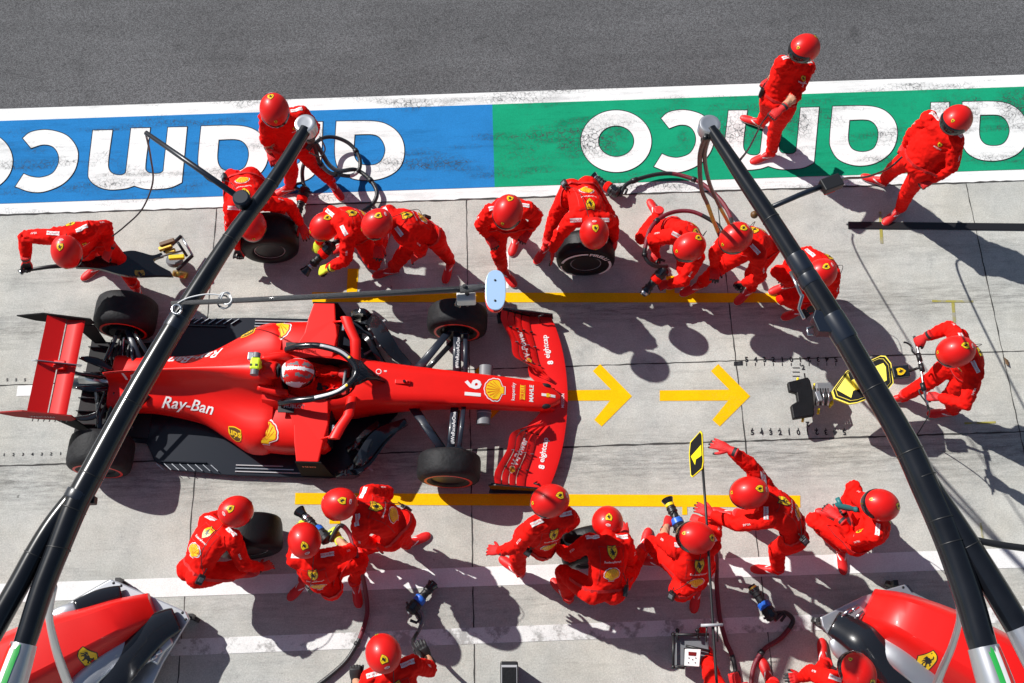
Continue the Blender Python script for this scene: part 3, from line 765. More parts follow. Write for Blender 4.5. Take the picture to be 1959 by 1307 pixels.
POSES = {
 'P1': {"HD":[-4.528,0.552,1.508],"NK":[-4.559,0.775,1.436],"PV":[-4.571,0.944,0.925],"LS":[-4.386,0.846,1.412],"RS":[-4.748,0.795,1.396],"LE":[-4.3,1.013,1.162],"RE":[-5.061,0.814,1.361],"LW":[-4.325,0.83,0.963],"RW":[-5.105,0.625,1.167],"LK":[-4.376,0.935,0.517],"RK":[-4.702,1.014,0.508],"LA":[-4.341,0.822,0.099],"RA":[-4.794,1.117,0.097],"LH":[-4.499,1.014,0.959],"RH":[-4.642,0.868,0.944],"LF":[-4.419,0.746,0.9],"RF":[-5.157,0.641,0.95],"LT":[-4.294,0.686,0.03],"RT":[-4.886,1.045,0.03],"az":-95,"pit":-55.0},
 'P2': {"HD":[-2.422,2.014,1.751],"NK":[-2.381,2.102,1.534],"PV":[-2.384,2.015,0.999],"LS":[-2.2,2.143,1.478],"RS":[-2.568,2.079,1.493],"LE":[-2.116,2.164,1.179],"RE":[-2.634,2.025,1.194],"LW":[-2.232,2.106,0.942],"RW":[-2.654,2.026,0.925],"LK":[-2.235,2.106,0.521],"RK":[-2.499,2.028,0.523],"LA":[-2.116,2.12,0.1],"RA":[-2.596,2.082,0.1],"LH":[-2.284,2.038,0.982],"RH":[-2.488,2.002,0.991],"RF":[-2.62,1.945,0.95],"LT":[-2.024,1.976,0.03],"RT":[-2.708,2.036,0.03],"az":-80,"pit":-23.0},
 'P3': {"HD":[-2.802,1.103,0.925],"NK":[-2.865,1.327,0.885],"PV":[-3.012,1.807,0.668],"LS":[-2.702,1.422,0.848],"RS":[-3.052,1.34,0.892],"LE":[-2.464,1.485,0.66],"RE":[-3.101,1.179,0.629],"LW":[-2.37,1.354,0.444],"RW":[-3.087,1.105,0.37],"LK":[-2.645,1.567,0.415],"RK":[-3.161,1.466,0.396],"LA":[-2.771,1.842,0.1],"RA":[-3.256,1.772,0.1],"LH":[-2.915,1.851,0.666],"RH":[-3.112,1.809,0.707],"LF":[-2.307,1.192,0.45],"az":-80,"pit":-34.4},
 'P4': {"HD":[-1.993,1.044,0.941],"NK":[-1.812,1.023,1.095],"PV":[-1.574,1.146,0.635],"LS":[-1.724,0.859,1.064],"RS":[-1.924,1.156,1.007],"LE":[-1.785,0.704,0.795],"RE":[-2.064,1.072,0.741],"LW":[-2.011,0.684,0.641],"RW":[-2.148,1.095,0.485],"LK":[-1.557,0.906,0.272],"RK":[-1.901,1.153,0.5],"LA":[-1.473,1.295,0.099],"RA":[-1.858,1.308,0.098],"LH":[-1.677,1.135,0.658],"RH":[-1.478,1.174,0.678],"LF":[-2.243,0.758,0.4],"RF":[-2.193,1.004,0.42],"LT":[-1.445,1.39,0.03],"az":205,"pit":-26.0},
 'P5': {"HD":[-1.345,0.754,1.492],"NK":[-1.207,0.85,1.33],"PV":[-0.864,0.915,0.913],"LS":[-1.097,0.69,1.317],"RS":[-1.268,1.014,1.252],"LE":[-0.944,0.692,1.045],"RE":[-1.415,1.013,0.978],"LW":[-0.986,0.746,0.783],"RW":[-1.436,0.922,0.726],"LK":[-0.772,0.963,0.522],"RK":[-1.195,0.883,0.508],"LA":[-0.687,1.004,0.098],"RA":[-1.344,0.932,0.1],"LH":[-0.802,0.856,0.973],"RH":[-0.925,0.992,0.875],"LF":[-1.091,0.731,0.72],"RF":[-1.449,0.79,0.75],"LT":[-0.732,0.848,0.03],"RT":[-1.524,0.888,0.03],"az":200,"pit":-35.0},
 'P6': {"HD":[0.003,0.763,1.645],"NK":[0.013,0.932,1.48],"PV":[-0.018,0.985,0.943],"LS":[0.197,0.911,1.42],"RS":[-0.171,0.881,1.437],"LE":[0.311,0.982,1.139],"RE":[-0.292,0.901,1.151],"LW":[0.242,0.958,0.88],"RW":[-0.232,0.902,0.888],"LK":[0.087,1.138,0.494],"RK":[-0.12,0.86,0.532],"LA":[0.108,1.324,0.1],"RA":[-0.082,0.894,0.099],"LH":[0.086,0.982,0.935],"RH":[-0.114,1.018,0.97],"LF":[0.168,0.861,0.9],"RF":[-0.19,0.826,0.9],"RT":[-0.021,0.801,0.03],"az":-110,"pit":-20.0},
 'P7': {"HD":[0.909,0.739,1.171],"NK":[0.881,0.947,1.075],"PV":[0.801,1.422,0.85],"LS":[1.051,0.98,0.992],"RS":[0.686,0.954,1.058],"LE":[1.164,1.111,0.732],"RE":[0.559,0.933,0.773],"LW":[1.193,0.998,0.487],"RW":[0.482,0.866,0.522],"LK":[1.143,1.296,0.512],"RK":[0.548,1.341,0.483],"LA":[1.185,1.413,0.098],"RA":[0.447,1.181,0.097],"LH":[0.899,1.467,0.865],"RH":[0.71,1.412,0.91],"LF":[1.205,0.941,0.4],"RF":[0.508,0.785,0.4],"RT":[0.39,1.097,0.03],"az":-85,"pit":-55.0},
 'P8': {"HD":[1.918,0.568,1.089],"NK":[1.947,0.71,0.902],"PV":[1.932,1.054,0.493],"LS":[2.045,0.607,0.761],"RS":[1.785,0.795,0.936],"LE":[1.923,0.441,0.529],"RE":[1.591,0.879,0.709],"LW":[1.798,0.523,0.305],"RW":[1.656,0.858,0.449],"LK":[1.939,0.602,0.513],"RK":[1.544,1.166,0.205],"LA":[2.042,0.71,0.101],"RA":[1.778,1.518,0.099],"LH":[2.032,1.053,0.456],"RH":[1.854,1.098,0.549],"LF":[1.606,0.44,0.35],"RF":[1.589,0.656,0.5],"RT":[1.712,1.708,0.05],"az":205,"pit":-15.0},
 'P9': {"HD":[2.319,0.439,1.523],"NK":[2.457,0.502,1.343],"PV":[2.717,0.619,0.893],"LS":[2.572,0.347,1.316],"RS":[2.299,0.579,1.241],"LE":[2.635,0.219,1.035],"RE":[2.213,0.562,0.943],"LW":[2.519,0.269,0.795],"RW":[2.246,0.538,0.677],"LK":[2.687,0.493,0.522],"RK":[2.33,0.593,0.516],"LA":[2.771,0.537,0.098],"RA":[2.199,0.608,0.1],"LH":[2.798,0.602,0.959],"RH":[2.632,0.675,0.863],"LF":[2.422,0.336,0.6],"RF":[2.224,0.407,0.75],"LT":[2.704,0.479,0.03],"RT":[2.114,0.572,0.03],"az":210,"pit":-24.0},
 'P10': {"HD":[3.275,0.224,1.049],"NK":[3.32,0.422,0.927],"PV":[3.489,0.419,0.411],"LS":[3.434,0.272,0.917],"RS":[3.225,0.563,0.84],"LE":[3.496,0.168,0.629],"RE":[3.128,0.644,0.557],"LW":[3.369,0.144,0.391],"RW":[3.131,0.613,0.291],"LK":[3.026,0.245,0.414],"RK":[2.992,0.534,0.467],"LA":[3.329,0.255,0.1],"RA":[3.225,0.58,0.1],"LH":[3.491,0.314,0.419],"RH":[3.453,0.515,0.387],"az":200,"pit":-39.0},
 'P11': {"HD":[3.243,2.566,1.747],"NK":[3.214,2.589,1.509],"PV":[3.094,2.392,1.02],"LS":[3.363,2.586,1.387],"RS":[3.046,2.525,1.557],"LE":[3.243,2.342,1.213],"RE":[3.062,2.622,1.263],"LW":[3.051,2.152,1.237],"RW":[3.044,2.705,1.009],"LK":[3.172,2.369,0.532],"RK":[3.105,2.582,0.537],"LA":[3.208,2.317,0.1],"RA":[3.14,2.74,0.124],"LH":[3.182,2.335,0.999],"RH":[3.025,2.468,0.991],"LF":[2.912,2.059,1.22],"RF":[2.896,2.507,1.15],"LT":[3.021,2.25,0.03],"RT":[2.98,2.826,0.05],"az":215,"pit":10.0},
 'P12': {"HD":[4.702,1.609,1.741],"NK":[4.677,1.684,1.515],"PV":[4.511,1.532,1.015],"LS":[4.791,1.536,1.464],"RS":[4.549,1.818,1.467],"LE":[4.816,1.378,1.198],"RE":[4.471,1.814,1.168],"LW":[4.668,1.349,0.975],"RW":[4.492,1.854,0.903],"LK":[4.578,1.479,0.536],"RK":[4.466,1.774,0.529],"LA":[4.633,1.49,0.101],"RA":[4.506,1.879,0.103],"LH":[4.574,1.447,1.004],"RH":[4.469,1.622,0.976],"LF":[4.53,1.287,1.0],"RF":[4.394,1.687,1.0],"LT":[4.476,1.367,0.03],"RT":[4.321,1.966,0.03],"az":220,"pit":10.0},
 'P13': {"HD":[4.289,-0.907,1.592],"NK":[4.46,-0.882,1.432],"PV":[4.613,-0.832,0.92],"LS":[4.524,-1.053,1.384],"RS":[4.425,-0.689,1.405],"LE":[4.444,-1.319,1.226],"RE":[4.453,-0.483,1.17],"LW":[4.262,-1.192,1.07],"RW":[4.201,-0.568,1.136],"LK":[4.618,-0.98,0.492],"RK":[4.405,-0.835,0.511],"LA":[4.796,-1.023,0.098],"RA":[4.263,-0.848,0.1],"LH":[4.67,-0.916,0.95],"RH":[4.585,-0.73,0.929],"LF":[4.155,-1.155,1.0],"RF":[4.157,-0.581,1.0],"LT":[4.731,-1.026,0.03],"RT":[4.142,-0.866,0.03],"az":180,"pit":-34.0},
 'P14': {"HD":[2.173,-2.192,1.441],"NK":[2.357,-2.234,1.296],"PV":[2.668,-2.451,0.914],"LS":[2.334,-2.421,1.316],"RS":[2.387,-2.077,1.187],"LE":[2.082,-2.418,1.131],"RE":[2.218,-1.903,1.382],"LW":[1.883,-2.285,1.006],"RW":[2.014,-1.784,1.511],"LK":[2.585,-2.555,0.509],"RK":[2.468,-2.198,0.493],"LA":[2.67,-2.678,0.1],"RA":[2.302,-2.103,0.1],"LH":[2.675,-2.541,0.967],"RH":[2.683,-2.354,0.878],"LF":[1.744,-2.199,1.0],"RF":[1.889,-1.712,1.45],"LT":[2.486,-2.66,0.03],"RT":[2.148,-2.049,0.03],"az":180,"pit":-22.0},
 'P15': {"HD":[3.491,-2.271,1.095],"NK":[3.531,-2.333,0.872],"PV":[3.5,-2.442,0.345],"LS":[3.463,-2.514,0.874],"RS":[3.469,-2.167,0.784],"LE":[3.327,-2.499,0.592],"RE":[3.459,-2.043,0.502],"LW":[3.193,-2.279,0.664],"RW":[3.446,-2.066,0.236],"LK":[3.06,-2.22,0.29],"RK":[3.459,-1.947,0.473],"LA":[3.358,-2.48,0.1],"RA":[3.415,-2.136,0.08],"LH":[3.422,-2.509,0.366],"RH":[3.562,-2.369,0.304],"LF":[3.086,-2.16,0.6],"RF":[3.264,-2.155,0.55],"LT":[3.362,-2.594,0.03],"az":165,"pit":10.0},
 'P16': {"HD":[0.301,-2.249,1.62],"NK":[0.302,-2.356,1.416],"PV":[0.151,-2.481,0.919],"LS":[0.134,-2.444,1.436],"RS":[0.467,-2.327,1.322],"LE":[-0.009,-2.572,1.188],"RE":[0.527,-2.304,1.017],"LW":[-0.198,-2.567,0.992],"RW":[0.463,-2.325,0.755],"LK":[-0.017,-2.541,0.524],"RK":[0.322,-2.384,0.52],"LA":[-0.002,-2.612,0.098],"RA":[0.368,-2.3,0.098],"LH":[0.074,-2.419,0.961],"RH":[0.228,-2.552,0.942],"LF":[-0.359,-2.494,0.85],"LT":[-0.168,-2.475,0.03],"az":190,"pit":-13.0},
 'P17': {"HD":[0.876,-2.307,0.869],"NK":[0.853,-2.487,1.018],"PV":[0.794,-2.944,0.736],"LS":[0.67,-2.524,1.037],"RS":[1.019,-2.508,0.921],"LE":[0.498,-2.589,0.783],"RE":[1.098,-2.614,0.638],"LW":[0.381,-2.472,0.568],"RW":[1.076,-2.365,0.532],"LK":[0.435,-2.708,0.49],"RK":[1.114,-2.7,0.398],"LA":[0.491,-2.894,0.1],"RA":[1.287,-2.434,0.1],"LH":[0.699,-2.961,0.781],"RH":[0.897,-2.959,0.72],"LT":[0.35,-2.712,0.03],"RT":[1.358,-2.26,0.03],"az":80,"pit":-51.0},
 'P18': {"HD":[1.656,-2.561,1.272],"NK":[1.69,-2.626,1.055],"PV":[1.621,-2.893,0.616],"LS":[1.499,-2.61,1.035],"RS":[1.86,-2.563,0.979],"LE":[1.418,-2.473,0.766],"RE":[1.943,-2.346,0.77],"LW":[1.495,-2.29,0.583],"RW":[1.851,-2.243,0.538],"LK":[1.347,-2.452,0.498],"RK":[1.879,-2.696,0.494],"LA":[1.489,-2.56,0.1],"RA":[1.835,-2.826,0.093],"LH":[1.647,-2.801,0.575],"RH":[1.56,-2.951,0.687],"LF":[1.558,-2.177,0.55],"RF":[1.737,-2.197,0.5],"RT":[1.799,-2.959,0.03],"az":170,"pit":10.0},
 'P19': {"HD":[-1.648,-2.186,1.503],"NK":[-1.501,-2.168,1.324],"PV":[-1.174,-2.313,0.917],"LS":[-1.477,-2.36,1.344],"RS":[-1.425,-2.017,1.236],"LE":[-1.516,-2.431,1.042],"RE":[-1.28,-1.956,0.966],"LW":[-1.407,-2.416,0.794],"RW":[-1.391,-1.992,0.723],"LK":[-1.417,-2.335,0.478],"RK":[-1.184,-2.289,0.528],"LA":[-1.635,-2.337,0.1],"RA":[-1.176,-2.283,0.097],"LH":[-1.226,-2.403,0.899],"RH":[-1.108,-2.258,0.983],"LF":[-1.339,-2.399,0.7],"RT":[-1.02,-2.215,0.03],"az":175,"pit":-29.0},
 'P20': {"HD":[-2.014,-2.465,1.257],"NK":[-1.971,-2.591,1.067],"PV":[-1.925,-2.721,0.55],"LS":[-2.147,-2.574,0.993],"RS":[-1.782,-2.577,1.031],"LE":[-2.187,-2.381,0.75],"RE":[-1.668,-2.48,0.757],"LW":[-2.185,-2.207,0.544],"RW":[-1.811,-2.321,0.593],"LK":[-2.13,-2.458,0.478],"RK":[-1.593,-2.525,0.498],"LA":[-2.223,-2.625,0.095],"RA":[-1.713,-2.655,0.1],"LH":[-1.86,-2.805,0.582],"RH":[-2.022,-2.682,0.57],"LF":[-2.181,-2.114,0.5],"RF":[-1.912,-2.195,0.6],"LT":[-2.322,-2.723,0.03],"RT":[-1.695,-2.769,0.03],"az":110,"pit":-16.0},
 'P21': {"HD":[-2.736,-2.125,1.079],"NK":[-2.894,-2.22,0.925],"PV":[-3.178,-2.627,0.723],"LS":[-3.062,-2.163,0.851],"RS":[-2.774,-2.357,0.969],"LE":[-3.05,-2.048,0.563],"RE":[-2.708,-2.568,0.743],"LW":[-2.963,-2.063,0.309],"RW":[-2.589,-2.563,0.499],"LK":[-3.028,-2.244,0.462],"RK":[-2.798,-2.554,0.493],"LA":[-3.255,-2.334,0.1],"RA":[-2.985,-2.545,0.099],"LH":[-3.263,-2.588,0.673],"RH":[-3.127,-2.685,0.796],"RF":[-2.479,-2.441,0.35],"RT":[-2.834,-2.522,0.03],"az":35,"pit":-42.0},
 'P22': {"HD":[-1.206,-3.561,1.655],"NK":[-1.158,-3.681,1.459],"PV":[-1.121,-3.912,0.975],"LS":[-1.342,-3.739,1.427],"RS":[-0.978,-3.633,1.404],"LE":[-1.453,-3.859,1.162],"RE":[-0.853,-3.649,1.12],"LW":[-1.553,-3.712,0.96],"RW":[-0.889,-3.522,0.886],"LK":[-1.309,-3.997,0.516],"RK":[-1.076,-4.004,0.516],"LA":[-1.44,-3.971,0.1],"RA":[-1.198,-4.055,0.1],"LH":[-1.222,-3.94,0.973],"RH":[-1.021,-3.885,0.965],"LF":[-1.533,-3.648,1.05],"RF":[-0.935,-3.451,1.05],"az":110,"pit":-22.0},
 'P23': {"HD":[2.968,-3.811,1.325],"NK":[2.95,-3.911,1.118],"PV":[3.144,-4.164,0.696],"LS":[2.828,-3.852,0.978],"RS":[3.125,-3.928,1.175],"LE":[2.721,-3.757,0.704],"RE":[3.275,-4.054,0.931],"LW":[2.685,-3.782,0.44],"RW":[3.248,-4.128,0.673],"LK":[2.864,-3.765,0.487],"RK":[3.423,-4.019,0.492],"LA":[3.018,-3.638,0.1],"RA":[3.515,-4.164,0.097],"LH":[3.11,-4.141,0.599],"RH":[3.13,-4.224,0.785],"LF":[2.558,-3.786,0.65],"LT":[3.034,-3.504,0.03],"az":130,"pit":10.0},
 'P24': {"HD":[1.86,-4.152,1.602],"NK":[1.9,-4.209,1.377],"PV":[1.922,-4.091,0.841],"LS":[1.723,-4.215,1.331],"RS":[2.066,-4.225,1.295],"LE":[1.821,-4.042,1.092],"RE":[2.123,-4.049,1.047],"LW":[1.957,-3.879,0.926],"RW":[2.078,-3.904,0.825],"LK":[1.821,-3.75,0.453],"RK":[2.091,-3.945,0.481],"LA":[1.845,-3.488,0.101],"RA":[2.229,-4.089,0.098],"LH":[1.841,-4.023,0.836],"RH":[1.961,-4.189,0.852],"LF":[1.908,-3.791,1.0],"LT":[1.845,-3.383,0.03],"az":110,"pit":-34.4},
 'P25': {"HD":[1.842,-4.212,1.563],"NK":[1.917,-4.258,1.342],"PV":[2.16,-4.149,0.867],"LS":[1.83,-4.304,1.178],"RS":[2.093,-4.305,1.406],"LE":[1.963,-4.153,0.942],"RE":[2.195,-4.204,1.13],"LW":[2.055,-4.003,0.74],"RW":[2.166,-4.104,0.882],"LK":[2.415,-3.964,0.502],"RK":[2.439,-4.04,0.517],"LA":[2.47,-3.805,0.1],"RA":[2.566,-4.076,0.1],"LH":[2.093,-4.147,0.787],"RH":[2.244,-4.151,0.929],"LT":[2.439,-3.672,0.03],"az":110,"pit":-34.4},
}
CREW = 'pit crew in red suits and red helmets around the race car'
PEOPLE = [
 ('P1', dict(label='rear jack man leaning over the black tailed jack behind the rear wing', hands=('grip', 'grip'))),
 ('P2', dict(label='crew member standing on the blue painted panel with legs apart', hands=('relaxed', 'relaxed'), bare='R')),
 ('P3', dict(label='tyre carrier half hidden under the left overhead boom, bent over an upright tyre', hands=('open', 'grip'))),
 ('P4', dict(label='kneeling gunner with yellow gloves on the upper side of the car', hands=('grip', 'grip'), gloves='glove_yellow')),
 ('P5', dict(label='man bending forward directly behind the upper gunner with yellow gloves', hands=('relaxed', 'relaxed'))),
 ('P6', dict(label='man bending with hands by his thighs above the oval mirror plate', hands=('relaxed', 'relaxed'))),
 ('P7', dict(label='crew member stooping from behind over the upright tyre with white lettering', hands=('relaxed', 'open'))),
 ('P8', dict(label='gunner in red gloves down on one knee, aiming a black wheel gun', hands=('grip', 'grip'))),
 ('P9', dict(label='crouching man with a clenched hand between the kneeling gunner and the right overhead boom', hands=('grip', 'relaxed'))),
 ('P10', dict(label='crew member squatting under the right overhead boom, mostly covered by it', hands=('relaxed', 'relaxed'))),
 ('P11', dict(label='slim crew member with bare forearms walking on the green panel', hands=('grip', 'grip'), bare='LR')),
 ('P12', dict(label='stout crew member striding off the green panel over the flat black strip', hands=('grip', 'grip'), stout=1.22)),
 ('P13', dict(label='front jack man gripping the bar handle of the jack with the arrow board', hands=('grip', 'grip'))),
 ('P14', dict(label='crew member reaching out both arms with bare wrists over the lower yellow line', hands=('open', 'open'))),
 ('P15', dict(label='crew member crouching at lower right with a small teal tool in his hands', hands=('relaxed', 'grip'))),
 ('P16', dict(label='man leaning sideways below the front wing with one gloved hand spread', hands=('open', 'relaxed'))),
 ('P17', dict(label='squatting crew member seen squarely from the back with knees wide apart', hands=('open', 'open'))),
 ('P18', dict(label='gunner squatting behind the sign pole with a blue and black wheel gun pointed up', hands=('grip', 'grip'), bare='L')),
 ('P19', dict(label='man bending forward behind the lower gunner with yellow gloves', hands=('relaxed', 'relaxed'))),
 ('P20', dict(label='kneeling gunner with yellow gloves and a bare forearm below the car', hands=('grip', 'grip'), gloves='glove_yellow', bare='R')),
 ('P21', dict(label='tyre man squatting below the rear wheel with his arms round a black tyre', hands=('relaxed', 'open'))),
 ('P22', dict(label='crew member with black gloves and bare forearms at the bottom edge', hands=('grip', 'relaxed'), gloves='glove_black', bare='LR')),
 ('P23', dict(label='crew member crouching at the bottom beside the right red equipment cart', hands=('relaxed', 'relaxed'))),
 ('P24', dict(label='man at the bottom edge beside the control box, one red leg stretched out', hands=('grip', 'grip'))),
 ('P25', dict(label='person cut off by the bottom edge with only a red boot in view', hands=('relaxed', 'relaxed'))),
]
RES = {}
for i, (k, kw) in enumerate(PEOPLE):
    RES[k] = person(POSES[k], group=CREW, seed=i+1, **kw)
# ------------------------------------------------------------------ the race car
CF = V((-.65341709, -.70385825, 0)); CYAW = math.radians(-3.6922)
car = thing('race_car', 'red open wheel race car with number 16 and a black halo', 'race car', CF, rot=(0, 0, CYAW))
CM = Matrix.Translation(CF) @ Matrix.Rotation(CYAW, 4, 'Z')
def resample(prof, n):
    P = catmull(prof, 8); L = [0]
    for a, b in zip(P, P[1:]): L.append(L[-1]+(b-a).length)
    out = []; j = 0
    for k in range(n):
        t = L[-1]*k/(n-1)
        while j < len(L)-2 and L[j+1] < t: j += 1
        f = (t-L[j])/max(1e-9, L[j+1]-L[j]); out.append(P[j].lerp(P[j+1], min(1, f)))
    return out
def half_loft(stations, n=14, sub=6):
    """stations: (x, [(y,z)...] top centre to bottom); mirrored into closed rings, smoothed along x"""
    rs = [(x, resample([V((y, z, 0)) for y, z in pr], n)) for x, pr in stations]; cols = []
    for k in range(n): cols.append(catmull([V((x, r[k].x, r[k].y)) for x, r in rs], sub))
    rings = []
    for i in range(len(cols[0])):
        h = [c[i] for c in cols]
        rings.append(h+[V((p.x, -p.y, p.z)) for p in h[::-1] if abs(p.y) > 1e-4])
    m = min(len(r) for r in rings)
    bm = bmesh.new()
    # keep equal counts: force the top and bottom centre points to be shared
    rings = []
    for i in range(len(cols[0])):
        h = [c[i].copy() for c in cols]; h[0].y = 0; h[-1].y = 0
        rings.append(h+[V((p.x, -p.y, p.z)) for p in h[1:-1][::-1]])
    loft(bm, rings)
    return bm
nose_st = [
 (1.16, [(0, .25), (.03, .24), (.045, .20), (.03, .165), (0, .16)]),
 (1.10, [(0, .285), (.07, .27), (.09, .22), (.07, .165), (0, .155)]),
 (.98, [(0, .33), (.12, .315), (.155, .26), (.13, .19), (0, .175)]),
 (.70, [(0, .40), (.14, .39), (.172, .33), (.15, .23), (0, .21)]),
 (.20, [(0, .505), (.155, .495), (.19, .41), (.165, .27), (0, .24)]),
 (-.35, [(0, .59), (.17, .58), (.215, .48), (.19, .26), (0, .22)]),
 (-.80, [(0, .645), (.19, .635), (.25, .53), (.235, .2), (0, .12)]),
 (-1.05, [(0, .665), (.21, .655), (.285, .56), (.28, .18), (0, .08)]),
 (-1.45, [(0, .67), (.24, .665), (.33, .59), (.34, .2), (0, .07)]),
 (-1.80, [(0, .70), (.25, .70), (.33, .62), (.36, .2), (0, .07)]),
 (-1.98, [(0, .71), (.2, .70), (.3, .60), (.34, .2), (0, .07)])]
bm = half_loft(nose_st)
cut = bmesh.new()
cs = []
for z, k in ((.36, .72), (.5, .9), (.62, 1.0), (1.0, 1.06)):
    cs.append([V((-1.40+.40*k*math.copysign(abs(math.cos(t))**.7, math.cos(t)), .235*k*math.copysign(abs(math.sin(t))**.8, math.sin(t)), z)) for t in [2*math.pi*q/32 for q in range(32)]])
loft(cut, cs)
body = obj('body', bm, ['car_red'], car, smooth=True)
cutter = obj('cutter', cut, 'black', None)
md = body.modifiers.new('b', 'BOOLEAN'); md.operation = 'DIFFERENCE'; md.solver = 'EXACT'; md.object = cutter
cutter.parent = car
dg = bpy.context.evaluated_depsgraph_get(); dg.update()
me2 = bpy.data.meshes.new_from_object(body.evaluated_get(dg)); body.modifiers.clear(); old = body.data; body.data = me2
bpy.data.objects.remove(cutter)
for f in body.data.polygons: f.use_smooth = True
me2.set_sharp_from_angle(angle=math.radians(40))
# cockpit lining
bm = bmesh.new(); rings = []
for z, k in ((.665, .985), (.5, .88), (.40, .75), (.375, .5), (.37, .05)):
    rings.append([bm.verts.new((-1.40+.40*k*math.copysign(abs(math.cos(t))**.7, math.cos(t)), .235*k*math.copysign(abs(math.sin(t))**.8, math.sin(t)), z)) for t in [2*math.pi*q/32 for q in range(32)]])
for a, b in zip(rings, rings[1:]):
    for i in range(32): bm.faces.new((a[i], b[i], b[(i+1) % 32], a[(i+1) % 32])).smooth = True
obj('cockpit_lining', bm, 'black', car, recalc=False)
ec = [
 (-1.86, [(0, .88), (.08, .87), (.12, .80), (.17, .68), (.33, .62), (.50, .585), (.60, .5), (.60, .2), (0, .08)]),
 (-1.96, [(0, .965), (.09, .955), (.14, .87), (.17, .72), (.33, .62), (.60, .575), (.705, .44), (.69, .2), (0, .08)]),
 (-2.15, [(0, .955), (.06, .94), (.11, .84), (.16, .70), (.30, .60), (.56, .55), (.70, .40), (.67, .18), (0, .08)]),
 (-2.40, [(0, .93), (.03, .90), (.08, .78), (.14, .66), (.26, .57), (.44, .50), (.56, .36), (.53, .17), (0, .08)]),
 (-2.75, [(0, .885), (.016, .85), (.05, .72), (.11, .60), (.20, .52), (.31, .44), (.375, .32), (.36, .16), (0, .09)]),
 (-3.20, [(0, .80), (.012, .76), (.035, .62), (.09, .52), (.18, .46), (.27, .415), (.315, .33), (.28, .18), (0, .10)]),
 (-3.55, [(0, .72), (.010, .67), (.022, .55), (.07, .46), (.17, .43), (.27, .405), (.32, .34), (.28, .20), (0, .12)]),
 (-3.72, [(0, .66), (.008, .62), (.014, .54), (.06, .44), (.16, .43), (.27, .41), (.31, .35), (.27, .25), (0, .15)])]
cover = obj('engine_cover', half_loft(ec, n=22, sub=7), 'car_red', car, smooth=True)
# airbox mouth and roll hoop
bm = bmesh.new()
lathe(bm, [(0, .085), (.02, .092), (.10, .098), (.16, .09)], (-1.80, 0, .87), (-1, 0, -.02), n=24)
obj('air_intake', bm, 'car_red', car)
bm = bmesh.new(); lathe(bm, [(0, .076), (.006, .07)], (-1.788, 0, .87), (1, 0, 0), n=24); obj('intake_mouth', bm, 'black', car)
for s in (-1, 1):
    bm = bmesh.new(); tube(bm, catmull([(-1.72, s*.19, .70), (-1.80, s*.20, .76), (-2.0, s*.15, .78)], 5), [.045]*11, n=10, flat=.8); obj('head_rest', bm, 'car_red', car)
# sidepods in front
pods = []
for s, nm in ((1, 'l'), (-1, 'r')):
    bm = bmesh.new(); secs = []
    for x, y0, y1, z0, z1 in ((-1.27, .27, .70, .26, .58), (-1.33, .26, .735, .22, .60), (-1.5, .24, .74, .16, .61), (-1.75, .22, .735, .12, .605), (-2.0, .2, .71, .10, .585), (-2.12, .18, .68, .10, .56)):
        ring = []
        for k in range(24):
            t = 2*math.pi*k/24; cx = math.copysign(abs(math.cos(t))**.55, math.cos(t)); cz = math.copysign(abs(math.sin(t))**.55, math.sin(t))
            ring.append(V((x, s*((y0+y1)/2+cx*(y1-y0)/2), (z0+z1)/2+cz*(z1-z0)/2-(.05*max(0, cx) if cz > 0 else 0))))
        secs.append(ring)
    loft(bm, secs); pods.append(obj('side_pod', bm, 'car_red', car, smooth=True, sharp=50))
    bm = bmesh.new(); box(bm, (-1.262, s*.49, .42), (.02, .36, .24)); obj('side_pod_inlet', bm, 'black', car, bevel=.01)
    # upper fairing that reaches out to the floor edge
    bm = bmesh.new()
    top = [(-1.28, .24), (-1.26, .5), (-1.30, .70), (-1.33, .90), (-1.56, .90), (-1.60, .70), (-1.62, .52), (-1.70, .34), (-1.72, .24)]
    zt = lambda y: .665-.06*max(0, (y-.3)/.6)
    a = [V((x, s*y, zt(y))) for x, y in top]
    vt = [bm.verts.new(p) for p in a]; vb = [bm.verts.new(p-V((0, 0, .035))) for p in a]
    bm.faces.new(vt); bm.faces.new(vb[::-1])
    for i in range(len(a)): bm.faces.new((vt[i], vt[(i+1) % len(a)], vb[(i+1) % len(a)], vb[i]))
    obj('pod_fairing', bm, 'car_red', car, bevel=.012)
    bm = bmesh.new(); prism(bm, [(-1.30, s*.895, .61), (-1.57, s*.895, .61), (-1.60, s*.905, .10), (-1.25, s*.905, .10)], (0, s*.012, 0)); fp = obj('fairing_plate', bm, 'board_black', car)
    if s < 0: decal('lettering', text_design('HHO', 'red_mark', .02), (-1.44, -.92, .5), (1, 0, 0), (0, 0, 1), (0, -1, 0), .14, None, car, off=.004)
    bm = bmesh.new(); box(bm, (-1.71, s*.36, .675), (.17, .07, .012)); obj('vent', bm, 'black', car, bevel=.003)
    # mirrors: red wing shaped housings on a bent stalk
    bm = bmesh.new()
    ptsm = [V((-1.03, s*.20, .665)), V((-1.035, s*.30, .70)), V((-1.045, s*.42, .72)), V((-1.12, s*.56, .73)), V((-1.17, s*.68, .73))]
    secs = []
    for p, w in zip(ptsm, (.055, .055, .058, .062, .06)):
        secs.append([p+V((math.cos(t)*w, 0, math.sin(t)*.032)) for t in [2*math.pi*k/12 for k in range(12)]])
    loft(bm, secs); mo = obj('mirror_wing', bm, 'car_red', car, smooth=True, sharp=50)
    bm = bmesh.new(); tube(bm, [(-1.17, s*.64, .72), (-1.32, s*.66, .645)], .011, n=8); obj('stay', bm, 'car_red', mo)
    bm = bmesh.new(); box(bm, (-1.19, s*.60, .70), (.02, .14, .05)); obj('mirror_glass', bm, 'steel', mo)
